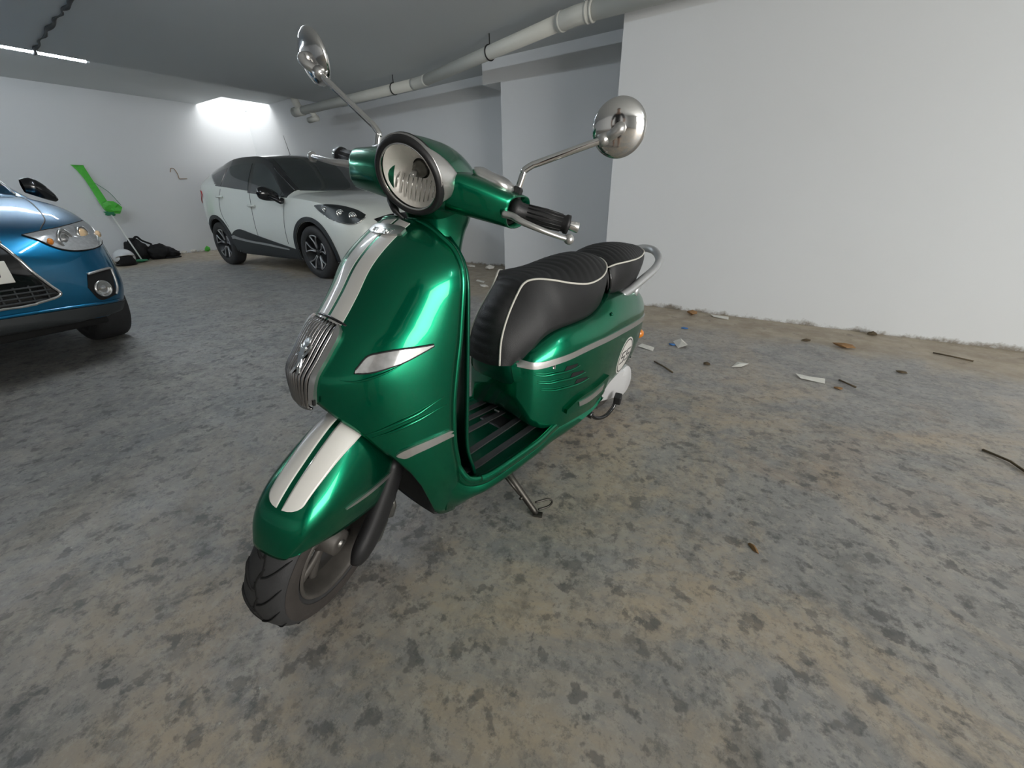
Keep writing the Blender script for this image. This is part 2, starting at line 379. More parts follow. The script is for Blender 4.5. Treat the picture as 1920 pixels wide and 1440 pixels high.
# ================================================================ THE SETTING
def rbox(name, s0, s1, t0, t1, z0, z1, material, kind='structure'):
    b = B(); b.box(((s0+s1)/2, (t0+t1)/2, (z0+z1)/2), (s1-s0, t1-t0, z1-z0))
    o = b.build(name, material, None, ROOM, smooth=False); o['kind'] = kind; return o
def rpoly(name, pts, vec, material):
    b = B(); b.prism(pts, vec); o = b.build(name, material, None, ROOM, smooth=False); o['kind'] = 'structure'; return o
fl = B(); NX = 2
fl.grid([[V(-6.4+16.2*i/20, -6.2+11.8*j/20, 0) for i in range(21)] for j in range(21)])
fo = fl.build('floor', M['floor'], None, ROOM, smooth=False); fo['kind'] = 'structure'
rim_of(fo, 0.2)
for p in fo.data.polygons:
    pass
ZC, ZU = 2.40, 2.72
rpoly('ceiling', [(-6.4, -6.2, ZC), (6.08, -6.2, ZC), (6.08, 5.4, ZC), (-6.4, 5.4, ZC)], (0, 0, 0.22), M['ceil'])
# upper ceiling beyond the slab edge, with the skylight opening cut out of it
cu = B()
for s0, s1, t0, t1 in ((5.9, 8.55, -6.2, 5.6), (8.55, 9.9, -6.2, 4.20), (8.55, 9.9, 5.12, 5.6)):
    cu.box(((s0+s1)/2, (t0+t1)/2, ZU+0.08), (s1-s0, t1-t0, 0.16))
o = cu.build('ceiling_upper', M['ceil'], None, ROOM, smooth=False); o['kind'] = 'structure'
rpoly('ceiling_step', [(5.92, -6.2, ZC+0.2), (6.06, -6.2, ZC+0.2), (6.06, 5.4, ZC+0.2), (5.92, 5.4, ZC+0.2)], (0, 0, 0.14), M['ceil'])
# skylight shaft and its pane
sh = B()
for c, sz in (((8.51, 4.66, 3.2), (0.08, 1.0, 0.66)), ((9.64, 4.66, 3.2), (0.08, 1.0, 0.66)), ((9.07, 4.16, 3.2), (1.2, 0.08, 0.66)), ((9.07, 5.16, 3.2), (1.2, 0.08, 0.66))): sh.box(c, sz)
o = sh.build('trim_1', M['wall'], None, ROOM, smooth=False); o['kind'] = 'structure'
wp = rbox('window_1', 8.5, 9.66, 4.14, 5.18, 3.56, 3.58, M['lamp_glass'])
rbox('wall_right', -6.4, 0.607, 3.49, 4.33, 0, ZC, M['wall'])
rpoly('wall_middle', [(0.607, 4.32, 0), (2.35, 4.32, 0), (2.35, 4.95, 0), (0.607, 4.95, 0)], (0, 0, ZC), M['wall'])
rbox('trim_2', 2.35, 2.61, 4.32, 4.95, 2.17, ZC, M['wall'])
rpoly('wall_recess', [(2.35, 4.78, 0), (9.6, 5.13, 0), (9.6, 5.45, 0), (2.35, 5.45, 0)], (0, 0, 3.0), M['wall'])
rbox('wall_back', 9.6, 9.85, -6.2, 5.45, 0, 3.0, M['wall'])
rbox('wall_rear', -6.4, 9.85, -6.4, -6.2, 0, 3.0, M['wall'])
# wall with the open garage gate that lets the daylight in
g = B()
for t0, t1, z0, z1 in ((-6.2, -2.7, 0, ZC), (0.9, 3.49, 0, ZC), (-2.7, 0.9, 2.2, ZC)): g.box((-6.3, (t0+t1)/2, (z0+z1)/2), (0.2, t1-t0, z1-z0))
o = g.build('wall_gate', M['wall'], None, ROOM, smooth=False); o['kind'] = 'structure'

# ---- strip lights: one behind the ceiling edge, the rest unseen and added for fill
def strip_light(name, s, t, z, ln, along, label, energy):
    mw = ROOM @ Matrix.Translation((s, t, z)) @ (Matrix.Rotation(PI/2, 4, 'Z') if along == 't' else Matrix.Identity(4))
    r = empty(name, mw, label, 'lamp')
    b = B(); b.box((0, 0, 0.045), (ln+0.06, 0.06, 0.035), bev=0.008); b.box((-ln/2, 0, 0.015), (0.03, 0.035, 0.05)); b.box((ln/2, 0, 0.015), (0.03, 0.035, 0.05))
    b.build('lamp_housing', M['tube_body'], r, auto=40)
    b = B(); b.tube([(-ln/2+0.015, 0, 0), (ln/2-0.015, 0, 0)], 0.013, 12); t_ = b.build('tube', M['tube_on'], r); t_['label'] = 'lit white tube'
    return r
strip_light('strip_light', 6.28, 0.05, 2.432, 3.4, 't', 'lit strip lamp behind the ceiling edge above the blue car', 0)
strip_light('strip_light', 2.35, 0.95, 2.335, 1.5, 's', 'unseen ceiling strip lamp added between the scooter and the white car, past the top edge', 0)
strip_light('strip_light', 5.3, -1.3, 2.335, 1.5, 's', 'unseen ceiling strip lamp added over the blue car', 0)
strip_light('strip_light', -3.9, 1.0, 2.335, 1.5, 's', 'unseen ceiling strip lamp added along the right hand wall behind the camera', 0)
# ---- cable along the ceiling
b = B(); pth = cat([(6.10, 1.275, 2.375), (5.7, 1.25, 2.388), (5.1, 1.21, 2.386), (4.6, 1.19, 2.39), (4.2, 1.17, 2.388), (3.2, 1.13, 2.388)], 50)
b.tube([(x, y+0.010*math.sin(i*0.9), z) for i, (x, y, z) in enumerate(pth)], [0.011+0.004*math.sin(i*0.37)+0.003*math.sin(i*1.3) for i in range(50)], 8)
tag(b.build('ceiling_cable', M['cladding'], None, ROOM), 'dark cable running along the ceiling at top left to its edge', 'cable')

# ---- drain pipe
dp = empty('drain_pipe', ROOM, 'long pale drain pipe hung under the ceiling along the wall', 'pipe')
PP = [(6.12, 4.17, 2.25), (3.36, 4.06, 2.25), (0.95, 3.335, 2.25), (-6.19, 3.33, 2.25)]
def seg(b, p, q, r): b.tube([p, q], r, 24)
b = B(); seg(b, PP[0], PP[1], 0.058); b.build('pipe_section', M['pvc'], dp)
b = B(); seg(b, PP[1], PP[2], 0.058); b.build('pipe_section', M['pvc'], dp)
b = B(); seg(b, PP[2], PP[3], 0.060); b.build('pipe_section', M['pvc'], dp)
b = B(); b.tube(cat([(3.50, 4.066, 2.25), (3.40, 4.06, 2.25), (3.30, 4.04, 2.25), (3.22, 4.018, 2.25)], 9), 0.0605, 24); b.build('pipe_elbow', M['pvc'], dp)
b = B(); b.tube(cat([(1.12, 3.387, 2.25), (1.0, 3.352, 2.25), (0.92, 3.337, 2.25), (0.80, 3.335, 2.25)], 9), 0.066, 24)
for k in (0.80, 0.84, 1.08): b.tube([(k, 3.335 if k < 0.9 else 3.375, 2.25), (k+0.018, 3.335 if k < 0.9 else 3.38, 2.25)], 0.0705, 24)
b.build('pipe_coupling', M['pvc'], dp)
b = B(); b.tube(cat([(5.95, 4.17, 2.25), (6.10, 4.17, 2.26), (6.20, 4.17, 2.36), (6.24, 4.17, 2.50), (6.24, 4.17, 2.70)], 14), 0.055, 20); b.build('pipe_elbow', M['pvc'], dp)
b = B(); b.tube([(6.30, 4.17, 2.25), (6.05, 4.17, 2.25)], 0.066, 20); b.build('end_cap', M['pvc'], dp)
b = B(); b.tube([(5.86, 4.17, 2.24), (5.82, 4.20, 2.14)], 0.042, 16); b.tube([(5.76, 4.20, 2.125), (5.98, 4.19, 2.115)], 0.040, 16); b.build('pipe_branch', M['pvc'], dp)
for (x, y) in ((3.86, 4.10), (2.02, 3.655)):
    b = B(); ring = []
    dirp = Vector((PP[0][0]-PP[1][0], PP[0][1]-PP[1][1], 0)).normalized() if x > 3.3 else Vector((PP[1][0]-PP[2][0], PP[1][1]-PP[2][1], 0)).normalized()
    sdp = Vector((0, 0, 1)).cross(dirp)
    y0 = PP[1][1]+(x-PP[1][0])*((PP[0][1]-PP[1][1])/(PP[0][0]-PP[1][0])) if x > 3.3 else PP[2][1]+(x-PP[2][0])*((PP[1][1]-PP[2][1])/(PP[1][0]-PP[2][0]))
    for k in range(29): a_ = 2*PI*k/28; ring.append(V(x, y0, 2.25)+(sdp*math.cos(a_)+V(0, 0, 1)*math.sin(a_))*0.062)
    b.tube(ring[:-1], 0.007, 8, closed=True); b.tube([(x, y0, 2.31), (x, y0, 2.398)], 0.005, 8)
    b.build('pipe_clamp', M['black'], dp)['label'] = 'black hanging clamp ring'
# ================================================================ THE SCOOTER
LEAN, STEER, NOSE = 0.0402328, 0.4324825, 0.0609744
mN = Matrix(((math.cos(NOSE), 0, -math.sin(NOSE), 0), (0, 1, 0, 0), (math.sin(NOSE), 0, math.cos(NOSE), 0), (0, 0, 0, 1)))
mL = Matrix(((1, 0, 0, 0), (0, math.cos(LEAN), math.sin(LEAN), 0), (0, -math.sin(LEAN), math.cos(LEAN), 0), (0, 0, 0, 1)))
SCOOT = mL @ mN
rake = math.radians(27); KAX = V(-math.sin(rake), 0, math.cos(rake)); PIV = V(.085, 0, 0)
ST = Matrix.Translation(PIV) @ Matrix.Rotation(STEER, 4, KAX) @ Matrix.Translation(-PIV)
sc = empty('scooter', SCOOT, 'green retro motor scooter with white racing stripes on its side stand', 'scooter')

# ---- apron (leg shield front)
XC = [(.15, -.12), (.2, -.10), (.35, -.05), (.45, -.02), (.53, -.005), (.59, .003), (.647, .003), (.681, -.018), (.729, -.052), (.752, -.075), (.802, -.114), (.856, -.151), (.893, -.187), (.929, -.233), (.957, -.275)]
XE = [(.15, -.30), (.2, -.300), (.31, -.294), (.434, -.270), (.543, -.266), (.64, -.276), (.70, -.285), (.79, -.293), (.85, -.298), (.885, -.300), (.906, -.298), (.92, -.290), (.94, -.283), (.957, -.277)]
WZ = [(.15, .140), (.2, .158), (.31, .180), (.43, .186), (.54, .188), (.80, .188), (.84, .1855), (.865, .178), (.885, .166), (.906, .147), (.920, .130), (.938, .102), (.950, .070), (.957, .034)]
ZT = [(0, .9565), (1, .9565)]
ZB = [(0, .590), (.15, .590), (.3, .586), (.487, .550), (.631, .515), (.746, .463), (.797, .440), (.824, .417), (.871, .368), (.90, .297), (.925, .238), (.945, .205), (1, .180)]
def xapron(y, z):
    w = lerp_table(WZ, z); t = min(1.0, abs(y)/w)
    xe, xc = lerp_table(XE, z), lerp_table(XC, z)
    return xe+(xc-xe)*(1-t**2.1)**0.52
NU, NV = 26, 46
rows = []
for j in range(-NU, NU+1):
    t = math.sin(abs(j)/NU*PI/2); sg = 1 if j >= 0 else -1; col = []
    zt, zb = lerp_table(ZT, t), lerp_table(ZB, t)
    for i in range(NV+1):
        q_ = i/NV; z = zb+(zt-zb)*(1-(1-q_)**1.5 if False else math.sin(q_*PI/2)*.55+q_*.45); y = sg*t*lerp_table(WZ, z); col.append(V(xapron(y, z), y, z))
    rows.append(col)
b = B(); b.grid(rows); apron = b.build('front_apron', M['green'], sc); AB = bvh(apron)
rim_of(apron, 0.012)
# rolled rear flange of the apron and inner leg shield
for sg in (-1, 1):
    pth = [V(-.36, .196*sg, .281), V(-.335, .1925*sg, .289), V(-.312, .188*sg, .306)]
    pth += [V(lerp_table(XE, z)-.006, sg*(lerp_table(WZ, z)-.0075), z) for z in [.345+(.82-.345)*i/30 for i in range(31)]+[.835, .85, .865, .878, .89, .901, .912, .922, .932, .941, .949]]
    pth.append(V(-.288, sg*.015, .9495))
    b = B(); b.tube([V(*p) for p in cat([tuple(p) for p in pth], 120)], 0.0090, 12); b.build('shield_rim', M['green'], sc)
def inner(y, z):
    w = max(.02, lerp_table(WZ, z)-.006); t = min(1, abs(y)/w)
    base = -.325-.045*math.exp(-((z-.26)/.09)**2)
    return base-.03*(1-t*t)-.07*math.exp(-(y/.07)**2)*(1 if z < .8 else max(0, 1-(z-.8)/.12))
rows = []
for i in range(31):
    z = .245+(.925-.245)*i/30
    w = lerp_table(WZ, z)-.006
    rows.append([V(inner(w*k/14, z), w*k/14, z) for k in range(-14, 15)])
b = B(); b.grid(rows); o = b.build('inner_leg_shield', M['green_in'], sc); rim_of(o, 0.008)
# wheel arch liner behind the apron
rows = []
for i in range(15):
    t = .05+.92*i/14; z = lerp_table(ZB, t)+.004; y = t*lerp_table(WZ, z); x = xapron(y, z)-.012
    rows.append([V(x, y, z), V(x-.05, y*.93, z+.01), V(-.235+.02*(1-t), y*.75, z+.03), V(-.30, y*.5, z+.05), V(-.30, -y*.5, z+.05), V(-.235+.02*(1-t), -y*.75, z+.03), V(x-.05, -y*.93, z+.01), V(x, -y, z)])
b = B(); b.grid(rows); o = b.build('wheel_arch_liner', M['black'], sc); rim_of(o, 0.004)

rows = []
for j in range(-16, 17):
    t = min(.985, .60+.385*abs(j)/16) if abs(j) > 0 else .60
    sg = 1 if j >= 0 else -1; z0 = lerp_table(ZB, t)+.003; col = []
    for i in range(9):
        z = z0+(.47-z0)*i/8 if z0 < .46 else z0+.004*i; y = sg*t*lerp_table(WZ, z); col.append(V(xapron(y, z)-.0145, y*.93, z))
    rows.append(col)
for part_ in (rows[:16], rows[17:]):
    b = B(); b.grid(part_); b.build('arch_lining', M['black'], sc)
b = B(); rows = []
for i in range(13):
    y = -.145+.29*i/12; k = 1-(y/.145)**2
    rows.append([V(-.232+.012*k*0, y, .208-.012*k), V(-.262, y, .192-.018*k), V(-.300, y, .178-.012*k), V(-.36, y*.8, .172)])
b.grid(rows); o = b.build('belly_pan', M['black'], sc); rim_of(o, .006)
b = B(); rows = []
for i in range(13):
    y = -.150+.30*i/12; k = 1-(y/.150)**2
    rows.append([V(-.228-.004*k, y, .212-.010*k), V(-.262, y*.98, .30), V(-.285, y*.96, .40), V(-.280, y*.9, .50)])
b.grid(rows); o = b.build('splash_panel', M['black'], sc); rim_of(o, .006)
# stripes on the apron: two white bands with a green gap
zz = [.745, .78, .82, .86, .90, .93, .948]
for sg in (-1, 1):
    A_ = [(.2, sg*.0058, z) for z in zz]; B_ = [(.2, sg*.052, z) for z in zz]
    B_[-1] = (.2, sg*.052, .9465); A_[-1] = (.2, sg*.0058, .953)
    o = sheet(AB, between(A_, B_, 60, 12), V(-1, 0, 0), 0.0009, 'white_stripe', M['white_decal'], sc)
# grille: frame and ribs
GZ = [(.556, .043), (.60, .053), (.65, .063), (.70, .068), (.735, .0690), (.752, .062)]
def ghw(z): return lerp_table(GZ, z)
gz = [.572+(.748-.572)*i/8 for i in range(9)]
def gtop(k): return .757-.012*k*k
# silver side rails
for sg in (-1, 1):
    A_ = [(.2, sg*(ghw(z)-.0125), z) for z in gz]; B_ = [(.2, sg*ghw(z), z) for z in gz]
    B_[-1] = (.2, sg*(ghw(.74)-.003), .739)
    B_[0] = (.2, sg*.043, .574)
    sheet(AB, between(A_, B_, 40, 6), V(-1, 0, 0), 0.0100, 'grille_frame', M['satin'], sc)
A_ = [(.2, -ghw(z)+.0115, z) for z in gz]; B_ = [(.2, ghw(z)-.0115, z) for z in gz]
gb = sheet(AB, between(A_, B_, 40, 24), V(-1, 0, 0), 0.002, 'grille_back', M['shadow_black'], sc)
NR = 10
for k in range(NR):
    f = (k-(NR-1)/2)/((NR-1)/2)*0.93
    pth = []
    for i in range(22):
        z = .573+(.751-.004*f*f-.573)*i/21; y = f*(ghw(z)-.012); x = xapron(y, z)
        pth.append(V(x+.0095*(1 if 0 < i < 21 else .3), y, z))
    b = B(); b.tube(pth, 0.0040, 8); b.build('grille_rib', M['rib'], gb)
b = B(); b.tube([V(xapron(y, .757)+.004, y, .759-.012*(y/.065)**2) for y in [-.065+.130*i/16 for i in range(17)]], .0032, 8); b.build('grille_top_edge', M['gloss_black'], sc)
b = B(); b.tube([V(xapron(y, .575)+.006, y, .571+.006*(y/.04)**2) for y in [-.040+.080*i/16 for i in range(17)]], .0035, 8); b.build('grille_bottom_edge', M['rib'], sc)
# emblem: upright heraldic beast in chrome
b = B(); cx, cz, k_ = 0.0, .688, .00060
def EP(u, v): y = .012-(u*k_); z = cz+v*k_; return V(xapron(y, z)+.0165, y, z)
for poly in ([(-6, 52), (8, 56), (20, 50), (27, 40), (24, 30), (16, 26), (10, 32), (2, 22), (-6, 30), (-10, 42)],
             [(2, 26), (16, 28), (22, 14), (20, -4), (12, -16), (2, -30), (-8, -34), (-6, -18), (-8, 0), (-6, 16)],
             [(18, 22), (34, 30), (42, 24), (40, 18), (30, 20), (22, 12)],
             [(20, 4), (36, 4), (40, -4), (36, -8), (24, -4)],
             [(-4, -24), (8, -18), (8, -36), (20, -52), (24, -60), (8, -60), (-2, -44)],
             [(-8, -10), (2, -20), (-12, -40), (-22, -52), (-10, -56), (-26, -58), (-30, -50), (-20, -34)],
             [(-6, -12), (-14, -8), (-22, 8), (-28, 26), (-22, 34), (-14, 30), (-18, 24), (-10, 6), (-2, -4)]):
    b.prism([EP(u, v) for u, v in poly], (-.005, 0, 0))
b.build('rampant_emblem', M['chrome'], sc, smooth=False)['label'] = 'chrome heraldic emblem'
# badge plate near the top with raised lettering
bp_ = [(.2, .062*math.sin(a), .928) for a in (-1.57, -1.2, -.7, 0, .7, 1.2, 1.57)]
A_ = [(.2, y, z+.0105*math.sqrt(max(0.02, 1-(y/.063)**2))**.5) for _, y, z in bp_]; B_ = [(.2, y, z-.0085*math.sqrt(max(0.02, 1-(y/.063)**2))**.5) for _, y, z in bp_]
badge = sheet(AB, between(A_, B_, 40, 6), V(-1, 0, 0), 0.0055, 'name_badge', M['satin'], sc)
BB = bvh(badge)
def text_mesh(txt, size, extr):
    c = bpy.data.curves.new('t', 'FONT'); c.body = txt; c.size = size; c.extrude = extr; c.align_x = 'CENTER'; c.align_y = 'CENTER'; c.resolution_u = 2
    t = bpy.data.objects.new('t', c); COL.objects.link(t); dg = bpy.context.evaluated_depsgraph_get(); me = bpy.data.meshes.new_from_object(t.evaluated_get(dg))
    vs = [v.co.copy() for v in me.vertices]; fs = [tuple(p.vertices) for p in me.polygons]
    bpy.data.objects.remove(t); bpy.data.curves.remove(c); bpy.data.meshes.remove(me); return vs, fs
def wrap_text(txt, size, cy, cz, sx, name, bv, off, material, parent):
    vs, fs = text_mesh(txt, size, .0006); out = []
    for v in vs:
        p = V(.3, cy-(-v.x)*sx, cz+v.y); h = bv.ray_cast(p, V(-1, 0, 0))
        l = h[0] if h[0] is not None else bv.find_nearest(p)[0]; n = h[1] if h[1] is not None else V(1, 0, 0)
        if n.x < 0: n = -n
        out.append(l+n*(off+v.z))
    return obj(name, out, fs, material, parent, smooth=False)
wrap_text('PEUGEOT', .0130, 0, .9285, 1.35, 'badge_lettering', BB, .0004, M['chrome'], badge)
# front indicators
for sg in (-1, 1):
    UP = [(.2, sg*.1165, .672), (.2, sg*.1240, .6960), (.2, sg*.138, .7030), (.2, sg*.1550, .7075), (.2, sg*.171, .7090), (.2, sg*.1805, .7100)]
    LO = [(.2, sg*.1165, .6640), (.2, sg*.1340, .6645), (.2, sg*.1500, .6710), (.2, sg*.1640, .681), (.2, sg*.175, .696), (.2, sg*.1808, .7065)]
    ind = sheet(AB, between(UP, LO, 40, 10), V(-1, 0, 0), 0.0035, 'indicator_lens', M['lens'], sc)
    ring = cat(UP, 24)+cat(LO, 24)[::-1]; pts = []
    for p in ring:
        h = AB.ray_cast(V(*p), V(-1, 0, 0)); 
        if h[0] is not None: pts.append(h[0]+h[1]*(.002 if h[1].x > 0 else -.002))
    b = B(); b.tube(pts, .0022, 6, closed=True); b.build('lens_seal', M['black'], ind)
    # shallow crease under the indicator and two creases sweeping back
    for L_, r_ in (([(.2, sg*.100, .650), (.2, sg*.125, .648), (.2, sg*.150, .662), (.2, sg*.168, .683)], .0030),
                   ([(.2, sg*.120, .516), (.2, sg*.146, .529), (.2, sg*.172, .550), (.2, sg*.180, .562), (.2, sg*.187, .578)], .0048),
                   ([(.2, sg*.130, .509), (.2, sg*.153, .519), (.2, sg*.172, .534), (.2, sg*.180, .543), (.2, sg*.1875, .555)], .0048)):
        pts = []
        for p in cat(L_, 24):
            h = AB.ray_cast(V(*p), V(-1, 0, 0))
            if h[0] is not None: pts.append(h[0]+(h[1] if h[1].x > 0 else -h[1])*0.0004)
        n = len(pts); b = B(); b.tube(pts, [r_*max(.15, math.sin(PI*i/(n-1))) for i in range(n)], 8); b.build('crease', M['green'], sc)
    # silver trim on the lower apron
    UP = [(.2, sg*.1510, .4540), (.2, sg*.1560, .4615), (.2, sg*.168, .4710), (.2, sg*.178, .4770), (.2, sg*.1870, .4820)]
    LO = [(.2, sg*.1525, .4500), (.2, sg*.1590, .4420), (.2, sg*.169, .4490), (.2, sg*.179, .4560), (.2, sg*.1875, .4630)]
    sheet(AB, between(UP, LO, 40, 8), V(-1, 0, 0), 0.007, 'apron_trim', M['satin'], sc)

# ---- floorboard and lower hull
FB = [(-.262, .172, .44, .158, .205, .10, .185), (-.282, .178, .355, .158, .200, .10, .175), (-.310, .187, .306, .160, .196, .11, .168), (-.345, .195, .286, .165, .200, .11, .165), (-.40, .204, .278, .172, .205, .12, .160), (-.52, .204, .282, .172, .205, .12, .158), (-.64, .200, .286, .168, .212, .11, .170),
      (-.74, .186, .292, .166, .215, .10, .18), (-.84, .178, .298, .172, .222, .10, .19), (-.94, .178, .300, .176, .234, .10, .20), (-1.03, .180, .305, .168, .252, .09, .22), (-1.10, .178, .32, .162, .285, .09, .26)]
fb = cat(FB, 50); rows = []
for (x, yr, zr, ym, zm, yb, zb) in fb:
    half = [(0, zr-.008), (yr-.03, zr-.008), (yr-.020, zr-.004), (yr-.012, zr+.004), (yr-.004, zr+.003), (yr, zr-.006), (yr-.004, zr-.022), (yr-.010, zr-.030), (yr-.004, zr-.042), ((yr+ym)/2+.006, (zr+zm)/2-.02), (ym, zm), (yb+.02, zb+.006), (0, zb)]
    rows.append([V(x, y, z) for y, z in half]+[V(x, -y, z) for y, z in half[::-1][1:-1]])
b = B(); b.grid(rows, cu=True); n0 = len(rows[0]); b.f.append(tuple(range(n0))); b.f.append(tuple(range(n0*49, n0*50)))
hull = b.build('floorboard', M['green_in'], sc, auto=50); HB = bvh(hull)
# bright painted skin over the visible outer rim and hull side
for sg in (-1, 1):
    rows = []
    for (x, yr, zr, ym, zm, yb, zb) in fb:
        half = [(yr-.016, zr+.002), (yr-.010, zr+.0062), (yr-.003, zr+.0048), (yr+.0015, zr-.006), (yr-.0025, zr-.022), (yr-.0085, zr-.030), (yr-.002, zr-.042), ((yr+ym)/2+.0075, (zr+zm)/2-.021), (ym+.0005, zm-.0025), (yb+.02, zb+.003)]
        rows.append([V(x, sg*y, z) for y, z in half])
    b = B(); b.grid(rows); o = b.build('hull_skin', M['green'], sc, auto=60); rim_of(o, .003)
for (x0, y0, x1, y1) in ((-.345, .137, -.845, .112), (-.405, .070, -.775, .045), (-.405, -.026, -.70, -.026), (-.405, -.090, -.76, -.078), (-.345, -.150, -.845, -.125)):
    w = .0115; A_ = [(x0, y0-w, .6), (x1, y1-w, .6)]; B_ = [(x0, y0+w, .6), (x1, y1+w, .6)]
    g_ = [[Vector(A_[0]).lerp(Vector(A_[1]), i/30).lerp(Vector(B_[0]).lerp(Vector(B_[1]), i/30), j/4) for j in range(5)] for i in range(31)]
    sheet(HB, g_, V(0, 0, -1), 0.005, 'floor_strip', M['strip'], sc)

# ---- rear body
RB = [(-.605, .060, .540, .095, .535, .098, .420), (-.63, .085, .555, .130, .533, .128, .360), (-.66, .105, .585, .152, .534, .148, .310), (-.75, .140, .630, .184, .542, .182, .282), (-.85, .148, .643, .198, .552, .190, .280), (-.95, .146, .650, .201, .557, .187, .275),
      (-1.02, .136, .665, .199, .560, .180, .272), (-1.09, .122, .690, .194, .560, .172, .290), (-1.15, .116, .698, .188, .560, .166, .322), (-1.22, .112, .698, .180, .559, .158, .335), (-1.30, .108, .692, .168, .558, .148, .345),
      (-1.40, .085, .690, .150, .554, .130, .362), (-1.50, .062, .662, .122, .548, .104, .368), (-1.57, .045, .628, .092, .541, .078, .378), (-1.62, .025, .595, .056, .534, .045, .395), (-1.642, .008, .56, .015, .53, .012, .42)]
def rb_ring(x, yt, zt, ym, zm, yl, zl):
    half = [(0, zt+.012), (yt*.6, zt+.010), (yt, zt)]
    for k in range(1, 7):
        a = k/7*PI/2; half.append((yt+(ym-yt)*math.sin(a), zm+(zt-zm)*math.cos(a)))
    half.append((ym, zm))
    for k in range(1, 8):
        f = k/8; half.append((ym+(yl-ym)*f*f+.004*math.sin(PI*f), zm+(zl-zm)*f))
    half += [(yl, zl), (yl-.015 if yl > .02 else yl*.5, zl-.004), (0, zl+.02)]
    return [V(x, y, z) for y, z in half]+[V(x, -y, z) for y, z in half[::-1][1:-1]]
rows = [rb_ring(*q) for q in cat(RB, 64)]
b = B(); b.grid(rows, cu=True); n0 = len(rows[0]); b.f.append(tuple(range(n0))); b.f.append(tuple(range(n0*63, n0*64)))
rear = b.build('rear_body', M['green'], sc, auto=60); RBV = bvh(rear)
def side(sg, pts, n=None):
    return [(x, sg*.5, z) for x, z in pts]
for sg in (-1, 1):
    cast = V(0, -sg, 0)
    # silver trim line along the flank
    T_ = [(-.60, .543), (-.655, .535), (-.75, .546), (-.895, .562), (-1.12, .565), (-1.30, .560), (-1.45, .552), (-1.56, .542), (-1.615, .536)]
    A_ = [(x, sg*.5, z+.0105) for x, z in T_]; B_ = [(x, sg*.5, z-.0110) for x, z in T_]
    sheet(RBV, between(A_, B_, 90, 5), cast, .0045, 'flank_trim', M['satin'], sc)
    # louvres: dark slot with a raised swept lip
    for k, (x0, x1, z0, z1, s0, m0, e0) in enumerate(((-.765, -.822, .5150, .5140, (-.645, .503), (-.716, .497), (-.832, .503)), (-.797, -.862, .4850, .4790, (-.655, .474), (-.738, .468), (-.872, .469)), (-.825, -.892, .4540, .4460, (-.668, .447), (-.766, .436), (-.902, .436)))):
        g_ = [[(x0+(x1-x0)*i/8+.010*(j/3), sg*.5, z0+(z1-z0)*i/8-.014*(j/3)) for j in range(4)] for i in range(9)]
        sheet(RBV, g_, cast, .0012, 'vent_slot', M['shadow_black'], sc)
        for dz, rr in ((0, .0050), (.013, .0026)):
            L_ = [s0, ((s0[0]+m0[0])/2, (s0[1]+m0[1])/2-.0035), m0, ((m0[0]+e0[0])/2, (m0[1]+e0[1])/2-.0035), e0]
            pts = []
            for x, z in cat(L_, 30):
                h = RBV.ray_cast(V(x, sg*.5, z+dz*.6), cast)
                if h[0] is not None: pts.append(h[0]+V(0, sg*.0005, 0))
            if dz: pts = pts[:18]
            n = len(pts); bb = B(); bb.tube(pts, [rr*max(.12, math.sin(PI*min(1, (i+2)/(n))*.75)) for i in range(n)], 8); bb.build('vent_lip', M['green'], sc)
    # passenger foot-rest bump with its silver plate
    A_ = [(-.78, sg*.5, .352), (-.85, sg*.5, .380), (-.95, sg*.5, .388), (-1.06, sg*.5, .405)]
    B_ = [(-.78, sg*.5, .335), (-.85, sg*.5, .325), (-.95, sg*.5, .322), (-1.06, sg*.5, .350)]
    fr = sheet(RBV, between(A_, B_, 24, 8), cast, .013, 'passenger_footrest', M['green'], sc)
    FV = bvh(fr)
    A_ = [(-.838, sg*.5, .366), (-.92, sg*.5, .368), (-1.018, sg*.5, .382)]; B_ = [(-.846, sg*.5, .345), (-.92, sg*.5, .342), (-1.012, sg*.5, .355)]
    sheet(FV, between(A_, B_, 20, 5), cast, .004, 'footrest_plate', M['satin'], sc)
    bb = B(); bb.lathe([(0, 0), (.006, 0), (.007, .004), (.004, .006), (0, .006)], (-1.056, sg*.176, .644), (0, sg, .75), 14); bb.build('screw_cap', M['green_in'], sc)
# tail: lamp and rear indicators, number plate bracket
b = B(); b.lathe([(0, 0), (.03, 0), (.034, .012), (.028, .03), (0, .036)], (-1.630, 0, .555), (-1, 0, .2), 20); b.build('tail_lamp', M['red'], sc)
for sg in (-1, 1):
    b = B(); b.lathe([(.016, -.02), (.024, .0), (.024, .012), (.018, .026), (0, .032)], (-1.575, sg*.078, .445), (-.75, sg*.65, -.05), 18); o = b.build('rear_indicator', M['amber'], sc)
    b = B(); b.lathe([(.020, -.03), (.026, -.006), (.026, .003)], (-1.575, sg*.078, .445), (-.75, sg*.65, -.05), 18); b.build('indicator_rim', M['chrome'], o)
b = B(); b.box((-1.60, 0, .38), (.05, .10, .012), bev=.003); b.box((-1.63, 0, .34), (.006, .09, .10), bev=.002); b.build('plate_bracket', M['black'], sc)

